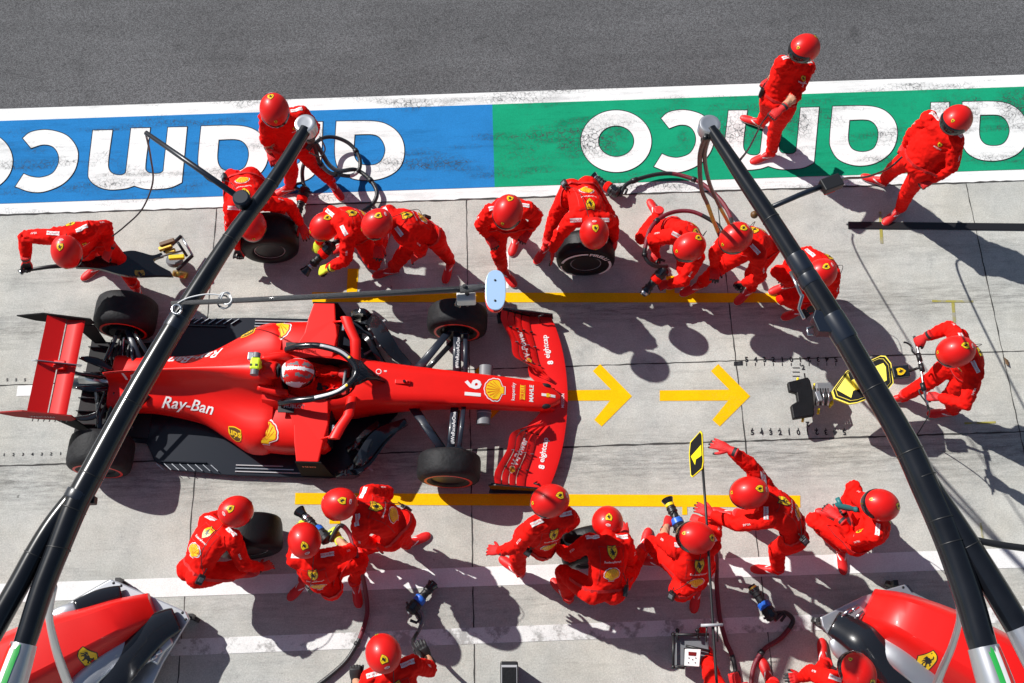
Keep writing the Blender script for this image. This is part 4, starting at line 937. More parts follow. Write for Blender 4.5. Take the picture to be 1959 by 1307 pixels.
# floor
bm = bmesh.new()
fl = [(-.62, .18), (-.80, .40), (-1.0, .78), (-1.1, .90), (-1.3, .93), (-2.4, .925), (-3.0, .89), (-3.22, .80), (-3.34, .60), (-3.8, .56), (-4.08, .52), (-4.1, .2)]
pts = [V((x, y, .055)) for x, y in fl]+[V((x, -y, .055)) for x, y in fl[::-1]]
prism(bm, pts, (0, 0, .022)); obj('floor', bm, 'floor_carbon', car, bevel=.006)
for s in (-1, 1):
    for k in range(3):
        bm = bmesh.new(); box(bm, (-1.95-.06*k, s*(.885-.035*k), .086), (.75-.12*k, .010, .014)); obj('floor_strake', bm, 'line_grey' if k != 1 else 'steel', car)
    for k in range(8):
        bm = bmesh.new(); R = Matrix.Rotation(s*math.radians(38), 3, 'Z'); box(bm, (-2.55-.085*k, s*.86, .092), (.11, .007, .03), R); obj('floor_fin', bm, 'steel', car)
    bm = bmesh.new(); box(bm, (-2.9, s*.80, .085), (.5, .012, .03)); obj('floor_strake', bm, 'black_gloss', car)
    # bargeboards: tall curved vanes
    for j, (pth, h0, h1) in enumerate((([(-1.02, .83), (-.92, .76), (-.80, .58), (-.68, .44), (-.50, .31)], .10, .42), ([(-1.10, .86), (-.98, .84), (-.88, .72), (-.76, .53), (-.62, .38)], .08, .30), ([(-1.12, .66), (-1.0, .60), (-.9, .46), (-.80, .33)], .10, .36), ([(-1.22, .92), (-1.06, .92), (-.98, .88)], .07, .34))):
        bm = bmesh.new(); cc = catmull([V((x, s*y, 0)) for x, y in pth], 6); secs = []
        for i, p in enumerate(cc):
            d = (cc[min(i+1, len(cc)-1)]-cc[max(0, i-1)]).normalized(); q = V((-d.y, d.x, 0))*s; t = i/(len(cc)-1); hh = h0+(h1-h0)*(.55+.45*math.sin(math.pi*min(1, t*1.1)))
            w = .085*math.sin(math.pi*(.15+.75*t)) if j < 2 else .03
            secs.append([p+V((0, 0, h0)), p+q*.01+V((0, 0, h0)), p+q*.012+V((0, 0, hh*.85)), p+q*(w+.012)+V((0, 0, hh)), p+q*w*.8+V((0, 0, hh+.012)), p-q*w*.8+V((0, 0, hh+.004)), p-q*.004+V((0, 0, hh*.85))])
        loft(bm, secs); obj('barge_board', bm, 'black_gloss', car, smooth=True, sharp=40)
    for k in range(3):
        bm = bmesh.new(); box(bm, (-.95+.02*k, s*(.55+.13*k), .13+.05*k), (.22, .02, .012), Matrix.Rotation(s*.6, 3, 'Z')); obj('turning_vane', bm, 'line_grey', car)
# front wing: main plane, four flaps a side, end plates
def wing_strip(name, lead, trail, z0, z1, th, m, parent, s, n=16, twist=0):
    """lead/trail: (x,y) control points from inboard to outboard; z0 at lead, z1 at trail"""
    L = catmull([V((x, s*y, 0)) for x, y in lead], 6); T_ = catmull([V((x, s*y, 0)) for x, y in trail], 6); secs = []
    for a, b in zip(L, T_):
        sec = []
        for t, up_ in ((0, 0), (.15, 1), (.5, 1.1), (.85, .7), (1, 0), (.5, -.6)):
            p = a.lerp(b, t); zz = z0+(z1-z0)*t**1.3; sec.append(V((p.x, p.y, zz+up_*th)))
        secs.append(sec)
    bm = bmesh.new(); loft(bm, secs); return obj(name, bm, m, parent, smooth=True, sharp=60)
bm = bmesh.new(); secs = []
for y in [q/14 for q in range(-14, 15)]:
    a = abs(y); xl = 1.245-.10*a**1.6-.095*a**3; xt = 1.0-.12*a**1.2 if a > .25 else 1.0-.02; yy = y*1.0
    xt = .80+.0*a if a > .3 else 1.02-.22*(a/.3)**1.5
    z = .115+.03*(1-min(1, a/.3)); d = .012
    secs.append([V((xl, yy, z)), V((xl-.04, yy, z+d)), V(((xl+xt)/2, yy, z+d*1.3)), V((xt, yy, z+d+.01)), V((xt, yy, z+.004)), V(((xl+xt)/2, yy, z-d))])
loft(bm, secs); fw = obj('front_wing', bm, 'wing_red', car, smooth=True, sharp=60)
outx = [.80, .705, .63, .555, .475]; inx = [1.03, 1.01, .99, .965, .94]; midx = [.875, .80, .735, .675, .60]
for s in (-1, 1):
    flaps = []
    for k in range(4):
        lead = [(inx[k], .27-.0*k), (midx[k]+.05, .42), (midx[k], .62), (outx[k]+.01, .86), (outx[k], .99)]
        trail = [(inx[k+1], .29+.012*k), (midx[k+1]+.055, .43), (midx[k+1], .63), (outx[k+1]+.012, .86), (outx[k+1]+.012, .99)]
        z0 = .15+.045*k
        f = wing_strip('wing_flap', lead, trail, z0, z0+.04, .007, 'wing_red', fw, s)
        for yy in (.40, .62, .80):
            bm = bmesh.new(); x_ = outx[k]+.0+(midx[k]-outx[k])*max(0, (.9-yy)/.3)
            box(bm, (x_, s*yy, z0+.012), (.035, .006, .03)); obj('bracket', bm, 'steel' if yy == .62 else 'black', f)
        flaps.append(f)
    vv_, ff_ = [], []
    for f in flaps:
        nb = len(vv_); vv_ += [v.co.copy() for v in f.data.vertices]; ff_ += [tuple(i+nb for i in p.vertices) for p in f.data.polygons]
    bvf = BVHTree.FromPolygons(vv_, ff_); dirv = V((-.36*s, 1, 0)).normalized(); oo = V((.735, s*.62, .45))
    decal('lettering', text_design('V-Power', 'white', .03), oo, dirv, V((-1, dirv.x, 0)), (0, 0, 1), .33, bvf, fw, off=.012, maxlen=.03)
    decal('emblem', pecten(), oo-dirv*.21, dirv, V((-1, dirv.x, 0)), (0, 0, 1), .06, bvf, fw, off=.012)
    bm = bmesh.new(); prism(bm, [(.42, s*1.0, .30), (.50, s*1.0, .33), (.80, s*1.0, .27), (1.06, s*1.0, .20), (1.07, s*1.0, .08), (.46, s*1.0, .08)], (0, s*.018, 0)); ep = obj('end_plate', bm, 'black_gloss', fw, bevel=.003)
    bm = bmesh.new(); prism(bm, [(.44, s*.93, .075), (1.06, s*.93, .075), (1.06, s*1.03, .075), (.42, s*1.04, .075)], (0, 0, .012)); obj('foot_plate', bm, 'black', ep)
    bm = bmesh.new(); tube(bm, [(.93, s*.92, .15), (.90, s*.96, .24), (.96, s*.98, .25)], .009, n=8); obj('fin', bm, 'black', ep)
    bm = bmesh.new(); box(bm, (1.02, s*.12, .18), (.16, .018, .12)); obj('wing_pillar', bm, 'wing_red', fw)
    bvw = bvh_of(fw)
    decal('lettering', text_design('eightcap', 'white', .02), (1.03-.03*1, s*.60+.04, .3), V((-.15*s, 1, 0)), V((-1, -.15*s, 0)), (0, 0, 1), .28, bvw, fw, off=.004, maxlen=.05)
    decal('lettering', text_design('8', 'white', .04), (1.03+(.035 if s > 0 else -.035)-.02, s*.60-.15, .3), V((-.15*s, 1, 0)), V((-1, -.15*s, 0)), (0, 0, 1), .045, bvw, fw, off=.004, maxlen=.05)
decal('lettering', text_design('MISSION', 'white', .01), (1.19, .0, .3), V((0, 1, 0)), V((-1, 0, 0)), (0, 0, 1), .16, bvh_of(fw), fw, off=.004, maxlen=.05)
# writing on the nose
bn = bvh_of(body); U1 = V((0, 1, 0)); V1 = V((-1, 0, 0)); Z1 = V((0, 0, 1))
decal('number', text_design('16', 'white', .035), (.22, 0, 0), U1, V1, Z1, .19, bn, body, off=.004, maxlen=.04, depth=2)
decal('emblem', pecten(), (.455, 0, 0), U1, V1, Z1, .20, bn, body, off=.004, maxlen=.04, depth=2)
decal('lettering', text_design('kaspersky', 'white', .01), (.655, 0, 0), U1, V1, Z1, .20, bn, body, off=.004, maxlen=.04, depth=2)
decal('lettering', [([[V((-.5, -.16)), V((.5, -.16)), V((.5, .16)), V((-.5, .16))]], 'shell_yellow'), ('T', 'PIRELLI', 'red_mark', .01)], (.75, 0, 0), U1, V1, Z1, .17, bn, body, off=.004, maxlen=.04, depth=2)
decal('lettering', text_design('MAHLE', 'white', .03), (.845, 0, 0), U1, V1, Z1, .19, bn, body, off=.004, maxlen=.04, depth=2)
decal('emblem', [([[V((-.10, -.5)), V((.10, -.5)), V((.10, .5)), V((-.10, .5))]], 'white'), ([sc2(SH, .34)], 'shell_yellow')], (1.03, 0, 0), U1, V1, Z1, .15, bn, body, off=.004, maxlen=.04, depth=2)
rg = [ell(0, 0, .5, .5), ell(0, 0, .38, .38)]
decal('marking', [([[V(p) for p in rg[0]], [V(p) for p in rg[1]]], 'white')], (-.78, .10, 0), U1, V1, Z1, .06, bn, body, off=.004, depth=2)
decal('marking', text_design('8', 'white'), (-.71, .11, 0), U1, V1, Z1, .02, bn, body, off=.004, depth=2)
bm = bmesh.new(); box(bm, (-.52, 0, .625), (.16, .05, .02)); sphere(bm, (-.47, 0, .64), .016); obj('sensor_fairing', bm, 'car_red', car, bevel=.006)
bm = bmesh.new(); tube(bm, [(-.50, 0, .60), (-.50, 0, .66)], [.018, .014], n=12); obj('sensor', bm, 'black_gloss', car)
for s in (-1, 1):
    bm = bmesh.new(); sphere(bm, (.99, s*.115, .29), .05, sc=(1.4, .65, .6)); obj('nostril', bm, 'black', body)
    bm = bmesh.new(); tube(bm, [(.34, s*.15, .28), (.34, s*.335, .27)], [.075, .078], n=20, flat=.7); nd = obj('nose_duct', bm, 'grey', car, smooth=True, sharp=40)
    bm = bmesh.new(); tube(bm, [(.34, s*.205, .28), (.34, s*.215, .28)], .080, n=20, flat=.7); obj('duct_ring', bm, 'line_grey', nd)
# writing on the side pods and the cover
bc = bvh_of(cover); X1 = V((1, 0, 0))
for s in (-1, 1):
    uu = X1 if s < 0 else -X1; nn = V((0, s*.75, .65)).normalized(); vv = nn.cross(uu)
    if s < 0: vv = nn.cross(uu); 
    decal('lettering', text_design('Ray-Ban', 'white', .012), (-2.82, s*.34, .50), uu, vv, nn, .60, bc, cover, off=.005, maxlen=.06, depth=1.2)
    sq = smooth2([(-.42, .42, 1), (0, .5), (.42, .42, 1), (.45, 0), (.3, -.35), (0, -.52, 1), (-.3, -.35), (-.45, 0)], 4)
    decal('emblem', [([sc2(sq, 1.12)], 'shell_yellow'), ([sq], 'brown'), ('T', 'ups', 'shell_yellow', .03)], (-2.27, s*.63, .50), uu, vv, nn, .16, bc, cover, off=.005, maxlen=.05, depth=1.2)
    bp_ = bvh_of(pods[0] if s > 0 else pods[1])
    decal('emblem', pecten(), (-1.93, s*.64, .60), uu, vv, nn, .22, bp_, pods[0] if s > 0 else pods[1], off=.006, maxlen=.05, depth=1.2)
    n3 = V((0, s*.97, .25)).normalized()
    decal('number', text_design('16', 'white', .02), (-3.42, s*.03, .62), uu, V((0, 0, 1)), V((0, s, .25)).normalized(), .17, bc, cover, off=.004, maxlen=.05, depth=.5)
    n4 = V((0, s*.6, .8)).normalized(); decal('lettering', text_design('HUBLOT', 'line_grey', .01), (-1.62, s*.33, .70), uu, n4.cross(uu), n4, .22, None, car, off=.005, maxlen=.05)
# halo
bm = bmesh.new()
hp_ = catmull([(-1.78, .30, .70), (-1.62, .305, .80), (-1.38, .29, .86), (-1.12, .20, .875), (-.97, 0, .875), (-1.12, -.20, .875), (-1.38, -.29, .86), (-1.62, -.305, .80), (-1.78, -.30, .70)], 6)
tube(bm, hp_, [.036]*len(hp_), n=12, flat=.8)
halo = obj('halo', bm, 'carbon', car, smooth=True)
bm = bmesh.new(); loft(bm, [[p for p in (V((-1.06, w1, .885)), V((-.93, w1*.7, .89)), V((-.93, -w1*.7, .89)), V((-1.06, -w1, .885)))] if False else [V((x, -w, z)), V((x, -w*.5, z+.02)), V((x, w*.5, z+.02)), V((x, w, z)), V((x, w*.5, z-.03)), V((x, -w*.5, z-.03))] for x, w, z in ((-1.02, .16, .87), (-.93, .13, .87), (-.86, .07, .83), (-.78, .035, .74), (-.70, .022, .64))])
obj('halo_strut', bm, 'carbon', halo, smooth=True)
for s in (-1, 1):
    bm = bmesh.new(); q = hp_[9:21] if s > 0 else hp_[-21:-9]
    q = [p for p in hp_ if p.y*s > .12 and -1.42 < p.x < -1.05]
    if len(q) > 1: tube(bm, [p+V((0, 0, .022)) for p in q], .018, n=8, flat=.5); obj('halo_stripe', bm, 'line_grey' if s > 0 else 'white', halo, smooth=True)
    bm = bmesh.new(); sphere(bm, (-1.06, s*.155, .905), .016, sc=(1, 1, .3)); obj('marking', bm, 'shell_yellow', halo)
# camera pod above the roll hoop
bm = bmesh.new(); tube(bm, [(-1.99, -.045, 1.02), (-1.99, .045, 1.02)], .062, n=4, flat=.8); box(bm, (-1.99, 0, .985), (.10, .035, .08)); pod = obj('camera_pod', bm, 'cam_yellow', car, bevel=.012)
bm = bmesh.new(); box(bm, (-1.99, 0, 1.045), (.10, .13, .065)); obj('pod_cover', bm, 'cam_yellow', pod, bevel=.018)
for s in (-1, 1):
    bm = bmesh.new(); tube(bm, [(-1.99, s*.065, 1.04), (-1.99, s*.12, 1.04)], .042, n=16); obj('pod_end', bm, 'grey', pod, smooth=True, sharp=40)
    bm = bmesh.new(); box(bm, (-2.0+.028*s, -.02, 1.080), (.022, .022, .006)); obj('lens', bm, 'black', pod)
bm = bmesh.new(); box(bm, (-2.06, .10, .98), (.06, .09, .08)); obj('side_camera', bm, 'steel', car, bevel=.01)
# seat belts / steering wheel
bm = bmesh.new(); tube(bm, [( -1.14, .13*math.cos(t), .57+.06*math.sin(t)) for t in [2*math.pi*k/16 for k in range(17)]], .016, n=8); box(bm, (-1.14, 0, .57), (.03, .16, .07)); obj('steering_wheel', bm, 'grey', car)
# rear wing
def foil(x0, x1, z0, z1, th, ys):
    bm = bmesh.new(); loft(bm, [[V((x0, y, z0)), V((x0-.03*(x0-x1)/.2, y, z0+th)), V(((x0+x1)/2, y, (z0+z1)/2+th-.012)), V((x1, y, z1+.006)), V((x1, y, z1-.004)), V(((x0+x1)/2, y, (z0+z1)/2-th*.4-.012))] for y in ys]); return bm
rw = obj('rear_wing', foil(-3.945, -4.13, .80, .815, .018, (-.53, -.25, 0, .25, .53)), 'wing_red', car, smooth=True, sharp=60)
obj('upper_flap', foil(-4.135, -4.30, .835, .93, .014, (-.53, -.25, 0, .25, .53)), 'wing_red', rw, smooth=True, sharp=60)
for s in (-1, 1):
    bm = bmesh.new(); prism(bm, [(-3.88, s*.535, .83), (-4.34, s*.535, .955), (-4.66, s*.535, .87), (-4.50, s*.535, .76), (-4.30, s*.535, .70), (-3.95, s*.535, .66), (-3.88, s*.535, .72)], (0, s*.014, 0)); e = obj('end_plate', bm, 'board_black' if s > 0 else 'plate_red_shaded', rw)
    bm = bmesh.new(); prism(bm, [(-3.90, s*.53, .67), (-4.12, s*.53, .67), (-4.05, s*.50, .22), (-3.92, s*.50, .22)], (0, s*.012, 0)); obj('plate_stay', bm, 'board_black', rw)
    for k in range(7): 
        bm = bmesh.new(); box(bm, (-4.36+.06*k, s*.545, .655), (.010, .010, .09), Matrix.Rotation(.5, 3, 'Y')); obj('louvre', bm, 'black', e)
    decal('lettering', text_design('WEICHAI', 'line_grey', 0), (-4.2, s*.552, .80), (-s*1.0 if s > 0 else 1, 0, 0), (0, 0, 1), (0, s, 0), .26, None, e, off=.003)
bm = bmesh.new(); tube(bm, [(-3.72, 0, .45), (-4.02, 0, .60), (-4.15, 0, .84)], [.02, .02, .014], n=8, flat=2.0); obj('wing_pylon', bm, 'black_gloss', rw)
bm = bmesh.new(); prism(bm, [(-3.86, 0, .86), (-4.30, 0, .98), (-4.36, 0, .955), (-3.9, 0, .80)], (0, .008, 0)); obj('actuator_fairing', bm, 'steel', rw)
bm = bmesh.new(); box(bm, (-4.10, 0, .855), (.12, .10, .035)); obj('actuator', bm, 'car_red', rw, bevel=.01)
for y, z in ((.16, .55), (-.13, .50), (-.42, .42), (.02, .46)):
    bm = bmesh.new(); tube(bm, catmull([(-3.70, y*.6, z-.1), (-3.85, y, z), (-4.02, y*1.1, z+.07)], 4), [.02, .03, .035, .04, .045, .04, .035, .02, .01], n=8, flat=.25); obj('winglet', bm, 'black_gloss', car)
# gearbox, exhaust, diffuser, rear suspension
bm = bmesh.new(); loft(bm, [[V((x, math.cos(t)*w, zc+math.sin(t)*h)) for t in [2*math.pi*k/16 for k in range(16)]] for x, w, h, zc in ((-3.55, .16, .13, .30), (-3.8, .13, .11, .30), (-4.05, .08, .07, .28), (-4.28, .045, .05, .28))]); obj('gear_box', bm, 'black_gloss', car, smooth=True)
bm = bmesh.new(); box(bm, (-3.72, 0, .13), (.78, 1.08, .03), Matrix.Rotation(math.radians(9), 3, 'Y')); obj('diffuser', bm, 'black', car)
for k in range(-3, 4):
    bm = bmesh.new(); box(bm, (-3.9, .15*k, .20), (.42, .008, .10)); obj('diffuser_fin', bm, 'black_gloss', car)
random.seed(11)
for k in range(14):
    s = 1 if k % 2 else -1; x = -3.45-.05*(k//2); bm = bmesh.new(); y0 = s*random.uniform(.08, .2)
    tube(bm, catmull([(x, y0, random.uniform(.28, .42)), (x-.04, s*.36, random.uniform(.3, .45)), (x+random.uniform(-.1, .1), s*.52, random.uniform(.25, .4))], 5), random.uniform(.009, .022), n=8)
    obj('pipe', bm, random.choice(['black', 'black', 'black_gloss', 'black_gloss', 'arm_grey', 'steel']), car, smooth=True)
bm = bmesh.new(); tube(bm, [(-3.60, .0, .42), (-4.05, .0, .43)], [.06, .05], n=16); obj('exhaust', bm, 'steel', car, smooth=True)
def blade(name, a, b, w0, w1, th, m, parent=car):
    a, b = V(a), V(b); bm = bmesh.new(); d = (b-a).normalized(); q = V((1, 0, 0)); q = (q-d*q.dot(d)).normalized(); r = d.cross(q)
    loft(bm, [[p+q*math.cos(t)*w/2+r*math.sin(t)*th/2 for t in [2*math.pi*k/12 for k in range(12)]] for p, w in ((a, w0), (a.lerp(b, .5), (w0+w1)/2), (b, w1))]); return obj(name, bm, m, parent, smooth=True)
for s in (-1, 1):
    f1 = blade('suspension_arm', (.03, s*.17, .40), (.01, s*.70, .42), .085, .085, .022, 'arm_grey')
    blade('suspension_arm', (-.42, s*.2, .40), (-.06, s*.70, .42), .10, .075, .022, 'arm_grey')
    blade('suspension_arm', (.05, s*.17, .24), (0, s*.70, .20), .06, .06, .02, 'black_gloss')
    blade('suspension_arm', (-.38, s*.2, .24), (0, s*.70, .20), .06, .06, .02, 'black_gloss')
    blade('steering_arm', (.13, s*.17, .42), (.10, s*.70, .42), .05, .05, .02, 'arm_grey')
    decal('lettering', text_design('#WeRaceAsOne', 'white', .01), (.03, s*.43, .6), U1, V1, Z1, .36, bvh_of(f1), f1, off=.003, maxlen=.05, depth=1)
    blade('suspension_arm', (-3.40, s*.14, .38), (-3.66, s*.66, .44), .09, .06, .022, 'arm_grey')
    blade('suspension_arm', (-3.86, s*.12, .38), (-3.70, s*.66, .44), .06, .05, .022, 'black_gloss')
    blade('suspension_arm', (-3.45, s*.16, .20), (-3.70, s*.66, .18), .07, .05, .022, 'arm_grey')
    blade('drive_shaft', (-3.71, s*.14, .31), (-3.71, s*.66, .33), .05, .05, .05, 'black')
    blade('suspension_arm', (-3.25, s*.18, .46), (-3.62, s*.66, .47), .05, .04, .03, 'black_gloss')
# wheels: rim is the hub of the part, tyre its sub-part
def tyre_profile(w, R, r): 
    h = w/2
    return [(-h*.80, r), (-h*.93, r+.012), (-h, r+(R-r)*.30), (-h*.985, r+(R-r)*.55), (-h*.90, R-.035), (-h*.78, R-.012), (-h*.5, R-.001), (0, R), (h*.5, R-.001), (h*.78, R-.012), (h*.90, R-.035), (h*.985, r+(R-r)*.55), (h, r+(R-r)*.30), (h*.93, r+.012), (h*.80, r), (0, r-.008)]
def ring_mark(name, parent, c, axis, r0, r1, a0, a1, m, off, n=30):
    bm = bmesh.new(); a, b = frame(V(axis)); prev = None
    for k in range(n+1):
        t = a0+(a1-a0)*k/n; d = a*math.cos(t)+b*math.sin(t)
        cur = (bm.verts.new(V(c)+V(axis)*off[0]+d*r0), bm.verts.new(V(c)+V(axis)*off[1]+d*r1))
        if prev: bm.faces.new((prev[0], cur[0], cur[1], prev[1]))
        prev = cur
    return obj(name, bm, m, parent)
def wheel(parent, c, w, R, axis, name='wheel', tyre_m='rubber_hot', band='red_mark', hub='black'):
    c = V(c); axis = V(axis).normalized(); r = .172; h = w/2
    bm = bmesh.new(); lathe(bm, [(-h*.80, r), (-h*.86, r-.008), (-h*.7, r-.02), (-h*.45, .13), (-h*.45, .02), (h*.30, .02), (h*.34, .045), (h*.52, .05), (h*.50, .075), (h*.42, .12), (h*.62, r-.022), (h*.84, r-.010), (h*.82, r)], c, axis, n=40)
    rim = obj(name, bm, hub, parent, smooth=True, sharp=30)
    bm = bmesh.new(); lathe(bm, tyre_profile(w, R, r), c, axis, n=56, closed=True); obj('tyre', bm, tyre_m, rim, smooth=True)
    a, b = frame(axis)
    for k in range(10):
        bm = bmesh.new(); t = 2*math.pi*k/10; d = a*math.cos(t)+b*math.sin(t); tube(bm, [c+axis*h*.50+d*.05, c+axis*h*.62+d*.15], [.010, .013], n=6); obj('spoke', bm, 'grey', rim)
    for sg in (1, -1):
        if band: ring_mark('tyre_band', rim, c, axis*sg, r+(R-r)*.34, r+(R-r)*.50, 0, 2*math.pi, band, (h+.001, h*.993+.001), 40)
    return rim
for s in (-1, 1):
    wf = wheel(car, (0, s*.845, .335), .305, .335, (0, s, 0))
    wr = wheel(car, (-3.71, s*.80, .335), .40, .335, (0, s, 0))
    bm = bmesh.new(); tube(bm, [(0, s*.66, .31), (0, s*.80, .31)], .15, n=20); obj('brake_duct', bm, 'black', car, smooth=True, sharp=40)
    bm = bmesh.new(); tube(bm, [(-3.71, s*.58, .33), (-3.71, s*.7, .33)], .15, n=20); obj('brake_duct', bm, 'black', car, smooth=True, sharp=40)
    bm = bmesh.new(); box(bm, (.09, s*.67, .34), (.10, .06, .20)); obj('brake_scoop', bm, 'black_gloss', car, bevel=.01)
# the driver sits in the cockpit
dj = {'HD': (-1.60, 0, .80), 'NK': (-1.68, 0, .56), 'PV': (-1.52, 0, .22), 'LS': (-1.64, .16, .53), 'RS': (-1.64, -.16, .53), 'LE': (-1.42, .17, .46), 'RE': (-1.42, -.17, .46), 'LW': (-1.22, .11, .55), 'RW': (-1.22, -.11, .55), 'LF': (-1.14, .11, .58), 'RF': (-1.14, -.11, .58),
      'LH': (-1.50, .09, .24), 'RH': (-1.50, -.09, .24), 'LK': (-1.08, .09, .38), 'RK': (-1.08, -.09, .38), 'LA': (-.68, .08, .28), 'RA': (-.68, -.08, .28), 'LT': (-.5, .08, .3), 'RT': (-.5, -.08, .3)}
dd = {k: list(CM @ V(q)) for k, q in dj.items()}; dd['az'] = math.degrees(CYAW); dd['pit'] = -4
drv, DJ, DB = person(dd, 'driver seated in the cockpit of the race car wearing a white and red helmet', hands=('grip', 'grip'), suit=False, seed=40, radio=False, patches=False)
R = orient(V((math.cos(CYAW), math.sin(CYAW), -.05)), V((0, 0, 1))); M_ = Matrix.Translation(DJ['HD']) @ R.to_4x4()
hm = HM[0].copy(); hm.materials.clear(); hm.materials.append(MATS['white']); hm.materials.append(MATS['shell_red']); hm.materials.append(MATS['grey'])
for f in hm.polygons:
    c = f.center; q = noise.noise(c*14)
    if abs(c.x) > .018 and c.y > -.10-abs(c.x)*.3 and c.z > -.03 and abs(c.x) < .125: f.material_index = 1
    if .034 < abs(c.x) < .085 and q > .05 and c.z > .05: f.material_index = 2
h = link('helmet', hm, None, drv); h.matrix_local = M_
for me2, nm in ((HM[1], 'visor'), (HM[2], 'trim')): link(nm, me2, None, h)
# ------------------------------------------------------------------ tyres in the crew's hands
def RA_(x, y): return (x/3.188, 150+y/3.188)
def RB_(x, y): return (400+x/3.188, 150+y/3.188)
def RC_(x, y): return (880+x/3.268, 300+y/3.268)
def RD_(x, y): return (1180+x/3.268, 350+y/3.268)
def RE_(x, y): return (1400+x/3.113, 40+y/3.113)
def RF_(x, y): return (1460+x/3.267, 560+y/3.267)
def RJ_(x, y): return (320+x/3.211, 900+y/3.211)
def RK_(x, y): return (860+x/3.211, 900+y/3.211)
def RL_(x, y): return (1300+x/2.578, 800+y/2.578)
def RM_(x, y): return (x/3.211, 900+y/3.211)
TG = 'spare tyres held by the crew'
def spare(px, py, w, yaw, label, lean=0.0, letters=False, band=None):
    c = G(px, py, .336); root = thing('spare_tyre', label, 'tyre', (c.x, c.y, 0), TG)
    ax = V((math.sin(yaw)*math.cos(lean), -math.cos(yaw)*math.cos(lean), math.sin(lean)))
    rim = wheel(root, (0, 0, .336), w, .335, ax, name='rim', tyre_m='rubber', band=band, hub='black')
    ring_mark('rim_edge', rim, (0, 0, .336), ax, .166, .174, 0, 6.2832, 'line_grey', (w/2*.86, w/2*.86))
    if letters:
        a, b = frame(ax); h = w/2
        # white arcs of the side wall and the lettering between them
        zero = math.atan2(b.z, a.z)
        up_ = V((0, 0, 1)); up_ = (up_-ax*ax.z).normalized(); sd_ = up_.cross(ax)
        for a0, a1 in ((-1.35, .05), (1.15, 2.5), (-2.75, -1.6)):
            bm = bmesh.new(); prev = None
            for k in range(31):
                t = a0+(a1-a0)*k/30; d = up_*math.cos(t)+sd_*math.sin(t); cc_ = V((0, 0, .336)); ri = .262 if a0 > -2 else .272
                cur = (bm.verts.new(cc_+ax*(h*.999+.003)+d*ri), bm.verts.new(cc_+ax*(h*.985+.004)+d*.290))
                if prev: bm.faces.new((prev[0], cur[0], cur[1], prev[1]))
                prev = cur
            obj('side_wall_mark', bm, 'white', rim)
        for word, mid in (('PIRELLI', .58),):
            pts, tr, hw = text2(word, .04); bm = bmesh.new(); size = .25; vs = []
            ax0 = V((0, 0, 1)); ax0 = (ax0-ax*ax0.dot(ax)).normalized(); side = ax0.cross(ax) 
            for p in pts:
                t = mid+p.x*size/.27*(-1 if False else 1); r = .270+p.y*size*.9
                d = ax0*math.cos(t)+side*math.sin(t); vs.append(bm.verts.new(V((0, 0, .336))+ax*(h*.995+.003)+d*r))
            for t in tr:
                try: bm.faces.new([vs[i] for i in t])
                except ValueError: pass
            obj('lettering', bm, 'white', rim, recalc=False)
    return root
spare(516, 456, .385, .06, 'upright black tyre under the left overhead boom, pale ring on its rim')
spare(1120, 484, .32, -.03, 'upright tyre with white side wall lettering under the stooping man', letters=True)
spare(478, 1026, .38, .10, 'plain black tyre hugged by the man squatting at lower left')
spare(1133, 1046, .34, .15, 'black tyre half hidden behind the squatting man seen from the back')

# ------------------------------------------------------------------ wheel guns
GG = 'pneumatic wheel guns'
def wheel_gun(sock, tail, zs, zt, colr, label, collar=None):
    a, b = G(*sock, zs), G(*tail, zt); d = (a-b).normalized(); root = thing('wheel_gun', label, 'wheel gun', b, GG)
    R = orient(d, V((0, 0, 1))); L = (a-b).length
    P = lambda x, y, z: R @ V((x, y*L/.46, z))
    bm = bmesh.new(); lathe(bm, [(0, .036), (.02, .062), (.06, .066), (.065, .060), (.09, .060), (.095, .068), (.13, .06), (.15, .045), (.20, .044), (.205, .050), (.215, .050), (.22, .043), (.27, .042), (.28, .051), (.295, .051), (.30, .046), (.315, .046), (.32, .051), (.33, .051), (.34, .040), (.40, .040)], P(0, 0, 0), d, n=22); body_ = obj('gun_body', bm, 'black', root, smooth=True, sharp=35)
    bm = bmesh.new(); lathe(bm, [(.395*L/.46, .042), (.42*L/.46, .046), (.455*L/.46, .060), (.47*L/.46, .064), (.472*L/.46, .054), (.43*L/.46, .03)], (0, 0, 0), d, n=22); obj('socket', bm, 'black_gloss', root, smooth=True, sharp=35)
    bm = bmesh.new(); lathe(bm, [(.13, .05), (.14, .064), (.19, .064), (.205, .05)], (0, 0, 0), d, n=22); obj('motor_housing', bm, colr, root, smooth=True, sharp=35)
    bm = bmesh.new(); lathe(bm, [(.345, .043), (.35, .047), (.375, .047), (.38, .043)], (0, 0, 0), d, n=22); obj('collar', bm, collar or 'steel', root, smooth=True, sharp=35)
    bm = bmesh.new(); tube(bm, [P(.035, .06, .01), P(.09, .05, .0), P(.13, .03, -.02), P(.125, -.03, -.02), P(.06, -.06, -.01)], [.016]*5, n=8); obj('handle', bm, 'black', root, smooth=True)
    bm = bmesh.new(); box(bm, P(0, .09, .055), (.045, .07, .025), R); box(bm, P(.0, .20, .05), (.03, .05, .02), R); tube(bm, [P(-.04, .05, .02), P(-.085, .08, .02)], .012, n=8); obj('trigger_block', bm, 'black_gloss', body_)
    bm = bmesh.new(); tube(bm, [P(.03, .26, .035), P(.0, .30, .05), P(-.03, .26, .04)], .007, n=6); obj('cable_loop', bm, 'black', body_)
    return root
wheel_gun((583, 521), (638, 466), .36, .52, 'suit', 'wheel gun in the yellow gloves of the upper gunner', 'steel')
wheel_gun((1236, 556), (1274, 512), .36, .52, 'suit', 'wheel gun with red housing aimed down by the gunner kneeling on one knee', 'steel')
